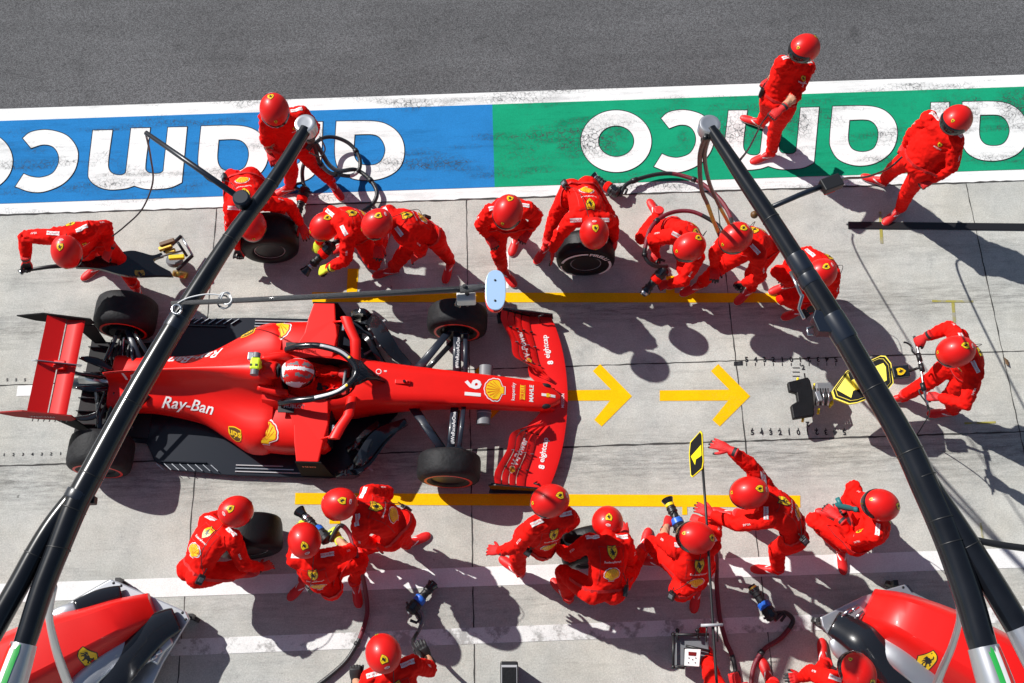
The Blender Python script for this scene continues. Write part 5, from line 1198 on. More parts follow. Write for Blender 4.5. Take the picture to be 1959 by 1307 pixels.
wheel_gun((1277, 957), (1308, 1026), .50, .60, 'blue', 'black and blue wheel gun raised by the gunner behind the sign pole', 'yellow')
wheel_gun((573, 978), (628, 1036), .50, .60, 'blue', 'black and blue wheel gun in the yellow gloves of the lower gunner')
wheel_gun((568, 412), (585, 358), .10, .12, 'suit', 'wheel gun lying by the feet of the man on the blue panel')
wheel_gun((1135, 338), (1184, 372), .10, .12, 'suit', 'spare wheel gun with red housing lying on the white border at top centre')
wheel_gun((828, 1118), (782, 1172), .10, .12, 'blue', 'spare blue wheel gun lying on the concrete at lower centre left', 'gold')
wheel_gun((1442, 1128), (1480, 1186), .10, .12, 'blue', 'spare blue wheel gun lying beside the right red cart', 'gold')

# ------------------------------------------------------------------ hoses and cables
def hose(name, label, pts, r, mats_, cat='hose', group='air hoses', wraps=()):
    P = catmull([G(x, y, z) for x, y, z in pts], 8); n = len(P)
    root = None
    bm = bmesh.new()
    k0 = 0; segs = mats_ if isinstance(mats_, list) else [(1.0, mats_)]
    ms = []
    for f, m in segs:
        if m not in ms: ms.append(m)
    rings = []; pa = None
    tube(bm, P, r, n=9)
    bm.faces.ensure_lookup_table()
    for i, f in enumerate(bm.faces):
        t = (i//9)/(n-1)
        for ff, m in segs:
            if t <= ff+1e-6: f.material_index = ms.index(m); break
    o = obj(name, bm, ms, None, smooth=True); tag(o, label, cat, group)
    if wraps:
        for w in wraps:
            i = int(w*(n-1)); i = min(max(i, 1), n-3); bm = bmesh.new(); tube(bm, [P[i], P[i+1], P[i+2]], r*1.35, n=9); obj('hose_clip', bm, 'black', o)
    return o
hose('air_hose', 'black hose with a pale joint looping over the blue panel by the boom tip', [(588, 284, 1.15), (597, 274, 1.2), (604, 286, 1.1), (612, 312, .9), (630, 330, .5), (650, 335, .25), (673, 336, .12), (688, 322, .10), (686, 298, .12), (668, 275, .15), (640, 263, .2), (614, 266, .25), (596, 285, .3), (580, 318, .25), (579, 345, .15), (584, 360, .13)], .024, [(.38, 'hose_black'), (.43, 'offwhite'), (1, 'hose_black')], wraps=(.2, .3, .55))
hose('air_hose', 'second black hose curving off the blue panel to the upper kneeling gunner', [(590, 286, 1.12), (602, 274, 1.18), (613, 288, 1.05), (630, 316, .75), (650, 327, .3), (680, 325, .1), (706, 342, .08), (721, 368, .08), (712, 392, .08), (690, 408, .15), (668, 430, .35), (650, 455, .5), (638, 466, .52)], .026, 'hose_black', wraps=(.5,))
hose('air_hose', 'left one of the two hoses with yellow wrapping below the right boom tip', [(1350, 262, 4.6), (1339, 300, 3.9), (1342, 361, 2.8), (1354, 392, 2.2), (1364, 420, 1.7), (1377, 452, 1.1)], .020, [(.55, 'hose_black'), (.92, 'hose_yellow'), (1, 'hose_black')])
hose('air_hose', 'right one of the two hoses with yellow wrapping below the right boom tip', [(1356, 262, 4.6), (1348, 300, 3.9), (1357, 350, 2.9), (1375, 392, 2.1), (1390, 420, 1.5), (1400, 440, 1.2)], .018, [(.62, 'hose_black'), (.9, 'hose_yellow'), (1, 'hose_black')])
hose('air_hose', 'dark red hose arching from the spare wheel gun at top centre to the right boom', [(1186, 374, .12), (1200, 352, .10), (1241, 337, .08), (1278, 332, .08), (1308, 337, .08), (1339, 349, .10), (1367, 371, .15), (1388, 396, .2), (1400, 426, .3), (1392, 450, .5)], .026, [(.35, 'hose_black'), (.85, 'hose_maroon'), (1, 'hose_black')], wraps=(.15, .5))
hose('air_hose', 'dark red hose arching over the boot of the gunner kneeling on one knee', [(1276, 510, .52), (1250, 508, .6), (1234, 490, .65), (1236, 465, .7), (1244, 438, .7), (1265, 416, .65), (1293, 405, .6), (1324, 405, .6), (1354, 418, .6), (1376, 434, .6), (1384, 452, .6)], .024, [(.25, 'hose_black'), (.75, 'hose_maroon'), (1, 'hose_black')], wraps=(.2, .45))
hose('air_hose', 'dark red hose running down from the lower gunner with yellow gloves', [(632, 1036, .60), (650, 1006, .66), (668, 1021, .62), (680, 1056, .6), (693, 1099, .35), (700, 1137, .12), (702, 1174, .04), (692, 1211, .04), (679, 1239, .04), (657, 1270, .04), (610, 1309, .04), (560, 1340, .04)], .024, [(.12, 'hose_black'), (.66, 'hose_maroon'), (1, 'hose_black')], wraps=(.25, .7))
hose('air_hose', 'grey and black hose from the spare blue gun to the man at the bottom edge', [(780, 1174, .12), (800, 1168, .10), (808, 1180, .08), (803, 1202, .10), (790, 1228, .4), (800, 1248, 1.0), (806, 1262, 1.1)], .02, [(.55, 'grey'), (1, 'hose_black')])
hose('air_hose', 'dark red hose curling from the spare blue gun beside the right cart', [(1482, 1186, .12), (1500, 1172, .08), (1517, 1188, .05), (1496, 1219, .04), (1463, 1242, .04), (1443, 1273, .04), (1437, 1312, .04), (1440, 1350, .04)], .024, [(.35, 'hose_black'), (1, 'hose_maroon')], wraps=(.6,))
hose('air_hose', 'dark red hose running down beside the sign pole behind the squatting gunner', [(1310, 1028, .58), (1345, 1030, .6), (1368, 1055, .55), (1371, 1085, .35), (1371, 1118, .1), (1377, 1180, .04), (1389, 1227, .04), (1402, 1258, .04), (1412, 1309, .04), (1420, 1350, .04)], .024, [(.12, 'hose_black'), (.75, 'hose_maroon'), (1, 'hose_black')])
def cable(label, pts, r=.006): return hose('cable', label, pts, r, 'black', 'cable', 'thin cables')
cable('thin black cable hanging from the short rod end to the rear jack man', [(279, 256, 4.6), (288, 300, 3.6), (292, 350, 2.8), (272, 400, 2.0), (240, 432, 1.5), (215, 452, 1.35)], .008)
cable('thin black lead from the slim man on the green panel to the right boom', [(1468, 222, 1.25), (1455, 240, 1.5), (1435, 280, 3.0), (1416, 306, 4.5)], .009)
cable('lead from the hands of the striding stout man to the block on a rod', [(1726, 300, 1.15), (1700, 322, 1.1), (1660, 338, 2.2), (1622, 341, 3.4), (1608, 345, 4.3)], .011)
cable('thin cable dangling from the front jack handle to the concrete', [(1774, 770, .98), (1778, 790, .7), (1765, 815, .3), (1750, 838, .02)], .006)
cable('black pipe reaching from the right boom to the right edge of the picture', [(1868, 1034, 4.6), (1910, 1042, 4.6), (1960, 1049, 4.6), (2060, 1062, 4.6)], .022)

# ------------------------------------------------------------------ overhead booms
def wr(px, py, z, w): return (G(px+w/2, py, z)-G(px-w/2, py, z)).length/2
def boom(label, H, main, second, rings, tip, sleeve, sleeve2, strut, flag_side, blk=None):
    base = G(*sleeve[0][:2], H); root = thing('gantry_boom', label, 'gantry boom', (base.x, base.y, 0), 'overhead booms')
    off = V((base.x, base.y, 0)); P = lambda x, y, z=H: G(x, y, z)-off
    def run(path, n=26, k=1.0):
        c = catmull([V((x, y, w)) for x, y, w in path], 6); return [P(q.x, q.y) for q in c], [wr(q.x, q.y, H, q.z)*k for q in c]
    bm = bmesh.new(); p, r = run(main); tube(bm, p, r, n=32); bt = obj('boom_tube', bm, 'carbon_tube', root, smooth=True, sharp=50)
    bm = bmesh.new(); p2, r2 = run(second); tube(bm, p2, r2, n=32); obj('branch_tube', bm, 'carbon_tube', root, smooth=True, sharp=50)
    for (x, y, w, dx, dy) in rings:
        d = (P(x+dx, y+dy)-P(x, y)).normalized(); bm = bmesh.new(); rr = wr(x, y, H, w); lathe(bm, [(-.004, rr), (-.003, rr*1.014), (.003, rr*1.014), (.004, rr)], P(x, y), d, n=32); obj('joint_ring', bm, 'black', bt, smooth=True)
    for (x, y, w, dx, dy, L) in tip[1]:
        d = (P(x+dx, y+dy)-P(x, y)).normalized(); bm = bmesh.new(); rr = wr(x, y, H, w); lathe(bm, [(-L, rr), (-L+.01, rr*1.025), (L-.01, rr*1.025), (L, rr)], P(x, y), d, n=32); obj('clamp', bm, 'clamp_navy', bt, smooth=True, sharp=40)
    x, y = tip[0]; bm = bmesh.new(); lathe(bm, [(-.075, .068), (-.07, .078), (.02, .080), (.032, .074), (.036, .062), (.034, .05), (.034, .02)], P(x, y), (0, 0, 1), n=32); tp = obj('boom_tip', bm, 'silver', root, smooth=True, sharp=35)
    bm = bmesh.new(); lathe(bm, [(-.20, .035), (-.12, .045)], P(x, y), (0, 0, 1), n=16); tube(bm, [P(x, y)+V((.03, -.03, -.12)), P(x+8, y+22, H-.12)], .025, n=10); obj('hose_fitting', bm, 'black', tp)
    # silver sleeves where the tubes end, with the three colour flag
    for s_ in (sleeve, sleeve2):
        if not s_: continue
        bm = bmesh.new(); p, r = run(s_); tube(bm, p, r, n=32); sl = obj('sleeve', bm, 'silver', root, smooth=True, sharp=50)
        if s_ is sleeve:
            bv = bvh_of(sl); a, b = p[1], p[-1]; d = (b-a).normalized(); q = V((0, 0, 1)).cross(d).normalized()*flag_side
            o = a.lerp(b, .36); n_ = (V((0, 0, 1))+q*.35).normalized(); qq = n_.cross(d) if n_.cross(d).dot(q) > 0 else d.cross(n_)
            for k, m in enumerate(('green', 'white', 'red_mark')):
                x0 = (k-1)*.062-.031; bar = [V((-.5, x0)), V((.40, x0)), V((.5, x0+.06)), V((-.40, x0+.06))]
                decal('flag_stripe', [([bar], m)], o+V((0, 0, 0)), d, qq, n_, .52, bv, sl, off=.004, maxlen=.04, depth=1.5)
    e_ = P(*sleeve[-1][:2]); bm = bmesh.new(); tube(bm, [e_+V((0, 0, .12)), V((e_.x, e_.y, 2.2)), V((e_.x, e_.y, .02))], [.14, .15, .17], n=28); obj('mast', bm, 'silver', root, smooth=True, sharp=50)
    bm = bmesh.new(); cc = catmull([V(G(x, y, z)-off) for x, y, z, w in strut], 6); cw = catmull([V((wr(x, y, z, w), 0, 0)) for x, y, z, w in strut], 6)
    tube(bm, cc, [q.x for q in cw], n=20, flat=.55); obj('strut', bm, 'silver', root, smooth=True)
    if blk: blk(root, bt, P)
    return root, bt, P
mat('carbon_tube', (.007, .008, .011), .24, coat=.3, spec=.4, bump=.04, bscale=8, var=.3, vscale=5)
mat('clamp_navy', (.008, .012, .022), .35, coat=.3)
HB_ = 4.6
def left_bits(root, bt, P):
    bm = bmesh.new(); 
    tube(bm, catmull([P(612, 262, 4.58), P(622, 285, 4.3), P(612, 300, 4.2), P(592, 292, 4.4)], 6), .006, n=6); obj('hanging_loop', bm, 'black', bt)
    c = P(463, 382, 4.66); bm = bmesh.new(); lathe(bm, [(-.05, .05), (-.04, .062), (.03, .062), (.04, .05)], c, (0, 0, 1), n=20); kn = obj('knob', bm, 'clamp_navy', root, smooth=True, sharp=40)
    bm = bmesh.new(); tube(bm, [P(279, 254, 4.64), P(370, 317, 4.64), P(463, 382, 4.64)], [.018, .021, .024], n=12); obj('short_rod', bm, 'clamp_navy', kn, smooth=True)
    d = (P(400, 500)-P(570, 262)).normalized(); o = P(566, 280, 4.9); decal('emblem', shield_design(), o, V((d.y, -d.x, 0)), -d, (0, 0, 1), .09, bvh_of(bt), bt, off=.004, depth=2)
    bm = bmesh.new(); box(bm, P(172, 958, 4.55), (.08, .05, .06)); obj('latch', bm, 'black', bt, bevel=.006)
boom('black overhead boom crossing the rear of the car from the lower left corner', HB_,
     [(585, 247, 24), (520, 350, 27), (440, 458, 31), (352, 596, 38), (290, 700, 42), (235, 797, 44), (185, 890, 47), (145, 966, 48), (109, 1056, 44), (80, 1130, 43), (54, 1211, 42), (44, 1240, 40)],
     [(160, 930, 34), (128, 968, 36), (97, 1010, 38), (66, 1062, 40), (34, 1122, 42), (-10, 1200, 44), (-60, 1290, 46), (-110, 1380, 48)],
     [(520, 350, 28, -10, 15), (440, 458, 32, -10, 15), (250, 770, 44, -10, 17), (175, 910, 48, -10, 17), (140, 975, 50, -10, 20), (112, 1050, 45, -6, 20), (66, 1062, 41, -10, 17)],
     ((585, 240), [(338, 618, 40, -10, 16, .05), (150, 950, 50, -10, 18, .03)]),
     [(46, 1232, 48), (30, 1280, 56), (10, 1340, 62), (-10, 1400, 66)], None, [(103, 1120, 4.5, 20), (94, 1175, 4.1, 22), (104, 1230, 3.6, 27), (118, 1275, 3.0, 30), (135, 1320, 2.4, 32)], -1, left_bits)
def right_bits(root, bt, P):
    bm = bmesh.new(); a = [P(1553, 603, 4.54), P(1590, 612, 4.54), P(1612, 646, 4.54), P(1560, 645, 4.54), P(1548, 618, 4.54)]; prism(bm, a, (0, 0, .10)); bp2 = obj('bracket_plate', bm, 'clamp_navy', root, bevel=.006)
    bm = bmesh.new(); tube(bm, [P(1556, 625, 4.6), P(1544, 628, 4.6), P(1546, 641, 4.6), P(1556, 640, 4.6)], .008, n=6); obj('hook', bm, 'steel', bp2)
    bm = bmesh.new(); tube(bm, [P(1443, 411, 4.52), P(1530, 373, 4.52), P(1600, 346, 4.52)], [.018, .020, .024], n=12); rd = obj('short_rod', bm, 'clamp_navy', root, smooth=True)
    bm = bmesh.new(); sphere(bm, P(1443, 411, 4.52), .028); obj('rod_end', bm, 'brown', rd)
    R = orient((P(1606, 344, 4.52)-P(1570, 357, 4.52)), V((0, 0, 1))); bm = bmesh.new(); box(bm, P(1590, 352, 4.54), (.10, .15, .07), R); box(bm, P(1585, 360, 4.46), (.07, .09, .06), R, mi=1); obj('rod_block', bm, ['black', 'suit_dark'], rd, bevel=.008)
    bm = bmesh.new(); tube(bm, [P(1535, 565, 4.42), P(1528, 590, 4.3), P(1538, 610, 4.3)], .012, n=8); tube(bm, [P(1512, 520, 4.4), P(1535, 570, 4.4)], .012, n=8); obj('pulley', bm, 'steel', bt)
boom('thick black overhead boom reaching in from the lower right corner', HB_,
     [(1360, 247, 23), (1392, 295, 27), (1428, 350, 31), (1475, 420, 34), (1520, 491, 37), (1578, 582, 42), (1625, 662, 45), (1672, 744, 47), (1708, 805, 49), (1741, 866, 52), (1770, 930, 54), (1795, 985, 55), (1816, 1037, 54), (1837, 1095, 54), (1856, 1152, 54), (1876, 1222, 54), (1884, 1246, 52)],
     [(1765, 905, 40), (1790, 950, 45), (1820, 995, 47), (1853, 1046, 49), (1897, 1115, 50), (1940, 1186, 51), (1985, 1260, 52), (2040, 1350, 52)],
     [(1475, 420, 35, 10, 15), (1545, 530, 40, 10, 15), (1672, 744, 48, 10, 17), (1741, 866, 53, 10, 20), (1765, 915, 54, 10, 20), (1800, 995, 56, 8, 20), (1818, 1040, 55, 8, 20), (1853, 1046, 50, 12, 18)],
     ((1357, 241), [(1530, 505, 39, 10, 16, .07), (1548, 536, 41, 10, 16, .04), (1605, 628, 46, 10, 16, .10)]),
     [(1881, 1238, 58), (1897, 1285, 66), (1915, 1340, 72), (1930, 1390, 76)], [(1950, 1200, 54), (1975, 1245, 58), (2010, 1310, 62)], [(1830, 1130, 4.5, 18), (1836, 1180, 4.1, 20), (1822, 1235, 3.6, 25), (1805, 1275, 3.0, 28), (1785, 1325, 2.4, 30)], 1, right_bits)

# rod with the oval mirror plate above the front tyre
o0 = G(330, 581, 4.66); root = thing('mirror_arm', 'slim carbon rod carrying a pale oval plate above the upper front tyre', 'mirror arm', (o0.x, o0.y, 4.66))
P = lambda x, y, z=4.66: G(x, y, z)-o0
bm = bmesh.new(); tube(bm, [P(328, 581), P(620, 567), P(880, 554)], [.017, .020, .022], n=14); tube(bm, [P(880, 554), P(936, 550)], .027, n=14); obj('rod', bm, 'braid', root, smooth=True) if 'braid' in MATS else obj('rod', bm, 'carbon', root, smooth=True)
ov = []
for k in range(40):
    t = 2*math.pi*k/40; ov.append((math.copysign(abs(math.cos(t))**.8, math.cos(t))*19.5, math.copysign(abs(math.sin(t))**.75, math.sin(t))*38))
bm = bmesh.new(); prism(bm, [P(948+x, 556+y, 4.70) for x, y in ov], (0, 0, .012)); obj('mirror_plate', bm, 'mirror_sky', root, bevel=.003)
bm = bmesh.new(); prism(bm, [P(947+x*.98, 562+y*.98, 4.64) for x, y in ov], (0, 0, .02)); obj('backing_plate', bm, 'red_mark', root, bevel=.003)
bm = bmesh.new(); lathe(bm, [(0, .045), (.05, .045), (.055, .03)], P(936, 550, 4.64), P(950, 549, 4.64)-P(936, 550, 4.64), n=16); obj('socket', bm, 'steel', root, smooth=True, sharp=35)
for y in (536, 575):
    bm = bmesh.new(); sphere(bm, P(947, y, 4.715), .008, sc=(1, 1, .4)); obj('bolt', bm, 'black', root)
bm = bmesh.new(); box(bm, P(892, 569, 4.56), (.13, .09, .09)); bx_ = obj('camera_box', bm, 'offwhite', root, bevel=.01)
bm = bmesh.new(); lathe(bm, [(0, .025), (.05, .022)], P(880, 574, 4.5), (-.4, -.8, -.4), n=14); obj('camera_lens', bm, 'black_gloss', bx_)
bm = bmesh.new(); tube(bm, [P(888, 546, 4.70), P(893, 560, 4.63), P(900, 575, 4.5), P(893, 584, 4.45)], .014, n=8); obj('hinge', bm, 'black', bx_)
random.seed(3)
for k, (cx, cy, rr) in enumerate(((430, 575, 13), (428, 578, 11), (433, 571, 10))):
    bm = bmesh.new(); pts = [P(cx+rr*math.cos(t)*(1+.1*math.sin(3*t)), cy+rr*math.sin(t)*1.15, 4.63+.02*k+.02*math.sin(2*t)) for t in [2*math.pi*q/16 for q in range(18)]]; tube(bm, pts, .006, n=6); obj('cable_coil', bm, 'white' if k != 1 else 'grey', root)
bm = bmesh.new(); tube(bm, catmull([P(425, 565, 4.66), P(395, 563, 4.68), P(360, 570, 4.68), P(340, 580, 4.68)], 5), .005, n=6); obj('cable_tail', bm, 'white', root)
bm = bmesh.new()
for q in range(20): pass
tube(bm, [P(338+9*math.cos(t), 592+9*math.sin(t), 4.70) for t in [2*math.pi*q/16 for q in range(17)]], .009, n=6); obj('hook_ring', bm, 'steel', root)

# ------------------------------------------------------------------ red equipment carts below the booms
def cart(label, Rg, plate, castors, body_ax, widths, fair, silv, emblem, zt):
    c0 = G(*Rg(*body_ax[1]), 0); root = thing('equipment_cart', label, 'equipment cart', (c0.x, c0.y, 0), 'red equipment carts'); off = V((c0.x, c0.y, 0))
    P = lambda q, z: G(*Rg(*q), z)-off
    bm = bmesh.new(); prism(bm, [P(q, .30) for q in plate], (0, 0, .045)); obj('base_plate', bm, 'silver', root, bevel=.012)
    bm = bmesh.new(); mid = P(body_ax[1], .2); prism(bm, [P(q, .12).lerp(mid*1.0, .06) for q in plate], (0, 0, .16)); obj('under_tray', bm, 'grey', root, bevel=.01)
    for q in castors:
        c = P(q, .06); bm = bmesh.new(); lathe(bm, [(-.025, .04), (-.02, .062), (.02, .062), (.025, .04)], (c.x, c.y, .062), (.5, .86, 0), n=20); w = obj('castor', bm, 'black', root, smooth=True, sharp=35)
        bm = bmesh.new(); box(bm, (c.x, c.y, .16), (.05, .05, .13)); obj('castor_fork', bm, 'black', w)
    # bolts on the plate corners
    for q in plate[:2]+plate[2:4]:
        pp = P(q, .35).lerp(mid, .08); bm = bmesh.new(); sphere(bm, (pp.x, pp.y, .347), .014, sc=(1, 1, .5)); obj('bolt', bm, 'black', root)
    pts = catmull([V((*q, 0)) for q in body_ax], 5); W_ = catmull([V((w, h, 0)) for w, h in widths], 5); secs = []
    d3 = [P((p.x, p.y), .35) for p in pts]
    for i, p in enumerate(d3):
        d = (d3[min(i+1, len(d3)-1)]-d3[max(i-1, 0)]).normalized(); q = V((-d.y, d.x, 0)); w, h = W_[i].x, W_[i].y; ring = []
        for cx, cz in ((-1, -.05), (1, -.05), (1.0, .34), (.97, .50), (.72, .86), (.64, .93), (.5, .985), (0, 1.0), (-.5, .985), (-.64, .93), (-.72, .86), (-.97, .50), (-1.0, .34)):
            ring.append(V((p.x, p.y, .35))+q*cx*w+V((0, 0, h*cz)))
        secs.append(ring)
    bm = bmesh.new(); loft(bm, secs); bd = obj('cart_body', bm, 'shell_red', root, smooth=True, sharp=24)
    for path, r, m, nm in fair:
        bm = bmesh.new(); cc = catmull([P((x, y), z) for x, y, z in path], 6); n = len(cc)
        tube(bm, cc, [r*1.55*(.6+.4*math.sin(math.pi*min(.5, .12+.8*i/(n-1)))) for i in range(n)], n=24, flat=.42); obj(nm, bm, m, root, smooth=True)
    n_ = V((0, 0, 1)); u = (P(emblem[1], .9)-P(emblem[0], .9)).normalized(); 
    decal('emblem', shield_design(), P(emblem[0], zt), u, n_.cross(u), n_, .14, bvh_of(bd), bd, off=.004, maxlen=.04, depth=2)
    for k in range(3):
        pp = P(silv[k], .45); bm = bmesh.new(); tube(bm, [pp, pp+V((.10, .06, .02))], .02, n=10); obj('hose_fitting', bm, 'steel', root, smooth=True)
    return root
cart('red equipment cart with silver base below the left boom, mostly in its own shade', RM_,
     [(690, 672), (740, 690), (1150, 870), (1172, 915), (1010, 1180), (860, 1500), (400, 1750), (-300, 1600), (-150, 1250), (20, 1050), (340, 872)],
     [(755, 690), (1195, 908)], [(955, 850), (800, 930), (600, 1030), (380, 1130), (120, 1260), (-100, 1400)], [(.17, .12), (.23, .36), (.29, .46), (.36, .52), (.39, .55), (.39, .55)],
     [([(745, 748, .40), (600, 790, .45), (470, 850, .50)], .060, 'black_gloss', 'side_fairing'), ([(470, 850, .50), (370, 895, .52), (240, 970, .50)], .062, 'silver', 'side_cover'),
      ([(1085, 915, .40), (980, 965, .45), (880, 1050, .50), (760, 1190, .52), (650, 1330, .5)], .11, 'black_gloss', 'side_fairing'), ([(1040, 1010, .36), (960, 1060, .38), (900, 1160, .38)], .085, 'silver', 'side_cover'), ([(850, 1030, .5), (690, 1130, .56), (540, 1260, .58), (470, 1350, .55)], .085, 'silver', 'side_cover')],
     [(900, 1180), (930, 1150), (860, 1200)], ((300, 1085), (420, 1150)), 1.6)
cart('red equipment cart with silver base below the right boom, its top in full sun', RL_,
     [(1108, 822), (1142, 866), (1340, 965), (1600, 1080), (1800, 1500), (1300, 1700), (880, 1330), (835, 1225), (700, 1030), (690, 985), (900, 880)],
     [(678, 1005), (1042, 824)], [(920, 925), (1020, 985), (1180, 1075), (1350, 1170), (1520, 1270), (1700, 1380)], [(.19, .12), (.26, .40), (.33, .50), (.37, .55), (.39, .58), (.39, .58)],
     [([(1075, 890, .40), (1160, 930, .46), (1250, 965, .50)], .065, 'black_gloss', 'side_fairing'), ([(1250, 965, .5), (1330, 1000, .52), (1450, 1060, .5)], .065, 'silver', 'side_cover'),
      ([(760, 1010, .40), (850, 1060, .46), (930, 1120, .52), (1040, 1240, .52), (1150, 1360, .5)], .11, 'black_gloss', 'side_fairing'), ([(775, 1080, .38), (810, 1140, .38), (870, 1180, .38)], .075, 'silver', 'side_cover'), ([(950, 1110, .5), (1090, 1180, .58), (1230, 1290, .58), (1300, 1380, .55)], .09, 'silver', 'side_cover')],
     [(835, 960), (800, 975), (860, 990)], ((1395, 1150), (1500, 1110)), 1.6)

# ------------------------------------------------------------------ rear jack, front jack
o0 = G(*RA_(800, 1120), .0); root = thing('rear_jack', 'black tailed jack with a gold wheel and yellow fittings', 'jack', (o0.x, o0.y, 0))
P = lambda x, y, z: G(*RA_(x, y), z)-V((o0.x, o0.y, 0))
bm = bmesh.new(); tube(bm, [P(125, 1175, .95), P(300, 1150, .88), P(470, 1135, .80)], [.018, .022, .03], n=12); hd = obj('handle', bm, 'black', root, smooth=True)
bm = bmesh.new(); tube(bm, [P(118, 1170, .95), P(138, 1192, .95)], .02, n=8); obj('grip_end', bm, 'steel', hd)
out = smooth2([(455, 1118, 1), (540, 1100), (620, 1078), (700, 1066), (800, 1050), (860, 1060), (930, 1078), (985, 1062, 1), (992, 1082, 1), (935, 1105), (960, 1135), (1040, 1178, 1), (1052, 1205, 1), (960, 1202), (820, 1206), (720, 1192), (600, 1160), (455, 1150, 1)], 5)
def jz(x): return .80-(x-455)/(1050-455)*.52
bm = bmesh.new(); vs = [bm.verts.new(P(p.x, p.y, jz(p.x))) for p in out]; vb = [bm.verts.new(P(p.x, p.y, jz(p.x))-V((0, 0, .05))) for p in out]
bm.faces.new(vs); bm.faces.new(vb[::-1])
for i in range(len(vs)): bm.faces.new((vs[i], vs[(i+1) % len(vs)], vb[(i+1) % len(vs)], vb[i]))
bmesh.ops.triangulate(bm, faces=bm.faces[:2]); jb = obj('jack_body', bm, 'black_gloss', root, bevel=.008)
decal('emblem', [([SH], 'gold'), ([sc2(HORSE, .95)], 'black')], P(770, 1088, .9), V((1, .25, 0)), V((-.25, 1, 0)), (0, 0, 1), .11, bvh_of(jb), jb, off=.006, depth=1.5)
bm = bmesh.new(); lathe(bm, [(-.03, .03), (-.03, .085), (-.015, .09), (.015, .09), (.03, .085), (.03, .03)], P(1100, 1195, .09), (.25, .9, .55), n=28); wh = obj('jack_wheel', bm, 'gold', root, smooth=True, sharp=35)
bm = bmesh.new(); tube(bm, [P(1092, 1180, .16), P(1108, 1214, .05)], .015, n=10); obj('axle', bm, 'steel', wh)
for a, b, m, r in (((1000, 1060, .30), (1105, 962, .26), 'black', .022), ((1105, 962, .26), (1175, 1080, .22), 'steel', .014), ((1175, 1080, .22), (1080, 1170, .22), 'black', .022), ((905, 1108, .36), (1110, 1052, .28), 'grey', .012), ((1085, 1000, .28), (1140, 1085, .24), 'black', .016)):
    bm = bmesh.new(); tube(bm, [P(*a), P(*b)], r, n=8); obj('lifting_arm', bm, m, root, smooth=True)
for a, b, m in (((970, 1045, .34), (1050, 1018, .34), 'gold'), ((975, 1018, .36), (1065, 988, .36), 'brown'), ((1030, 1095, .30), (1125, 1088, .28), 'yellow'), ((1010, 1060, .3), (1070, 1050, .3), 'gold')):
    bm = bmesh.new(); aa, bb = P(*a), P(*b); d = (bb-aa); box(bm, (aa+bb)/2, (.05, d.length, .05), orient(d, V((0, 0, 1)))); obj('fitting', bm, m, root, bevel=.008)
bm = bmesh.new(); lathe(bm, [(-.03, .09), (.0, .10), (.03, .09)], P(1065, 1110, .12), (.1, .3, 1), n=24); obj('foot', bm, 'grey', root, smooth=True, sharp=35)

o0 = G(*RF_(600, 560), .0); root = thing('front_jack', 'front jack with a black and yellow arrow board', 'jack', (o0.x, o0.y, 0))
P = lambda x, y, z: G(*RF_(x, y), z)-V((o0.x, o0.y, 0))
bm = bmesh.new(); prism(bm, [P(x, y, .22) for x, y in ((145, 572), (270, 540), (285, 560), (300, 620), (308, 700), (312, 778), (180, 800), (165, 716), (207, 690), (200, 640), (155, 628))], (0, 0, .07)); obj('lifting_pad', bm, 'rubber', root, bevel=.012)
bm = bmesh.new(); prism(bm, [P(x, y, .10) for x, y in ((305, 590), (400, 588), (430, 640), (400, 700), (310, 720))], (0, 0, .16)); jm = obj('jack_frame', bm, 'grey', root, bevel=.02)
for k in range(6):
    bm = bmesh.new(); x = 325+16*k; tube(bm, [P(x, 600, .30), P(x+6, 650, .33), P(x, 705, .28)], .010, n=8); obj('linkage', bm, 'steel' if k % 2 else 'black', jm, smooth=True)
bm = bmesh.new(); box(bm, P(345, 650, .33), (.05, .11, .05), Matrix.Rotation(.2, 3, 'Z')); obj('cylinder_block', bm, 'silver', jm, bevel=.006)
bm = bmesh.new(); sp = []
for q in range(70): t = q*.9; sp.append(P(415+ .28*q, 706-.30*q, .18)+V((0, .024*math.cos(t), .024*math.sin(t))))
tube(bm, sp, .006, n=5); obj('spring', bm, 'yellow', jm)
for x, y in ((215, 548), (345, 742), (248, 792), (320, 585)):
    bm = bmesh.new(); lathe(bm, [(-.03, .014), (.03, .014)], P(x, y, .2), (.3, 1, 0), n=12); obj('bolt', bm, 'yellow', root)
brd = [(430, 615), (450, 585), (520, 490), (735, 393), (765, 395), (800, 440), (815, 565), (770, 620), (585, 690), (535, 697), (445, 662)]
def on_plane(px, py, f):
    z = .6
    for _ in range(12): z = f(G(px, py, z))
    return G(px, py, z)
xa_, xb_ = G(*RF_(430, 615), .6).x, G(*RF_(815, 565), .7).x
bpl = lambda p: .55+(p.x-xa_)/(xb_-xa_)*.25
def slab(name, poly, lift, th, m, parent, bev=0):
    bm = bmesh.new(); vt = [bm.verts.new(on_plane(*RF_(x, y), bpl)-V((o0.x, o0.y, 0))+V((0, 0, lift))) for x, y in poly]; vb = [bm.verts.new(v.co-V((0, 0, th))) for v in vt]
    f1 = bm.faces.new(vt); f2 = bm.faces.new(vb[::-1])
    for i in range(len(vt)): bm.faces.new((vt[i], vt[(i+1) % len(vt)], vb[(i+1) % len(vt)], vb[i]))
    bmesh.ops.triangulate(bm, faces=[f1, f2]); return obj(name, bm, m, parent, bevel=bev)
board = slab('arrow_board', brd, 0, .03, 'sign_yellow', root)
cx, cy = 620, 545
slab('board_face', [((x-cx)*.965+cx, (y-cy)*.955+cy) for x, y in brd], .004, .008, 'board_black', board)
slab('board_edge', [((x-cx)*.90+cx, (y-cy)*.87+cy) for x, y in brd], .007, .005, 'yellow', board)
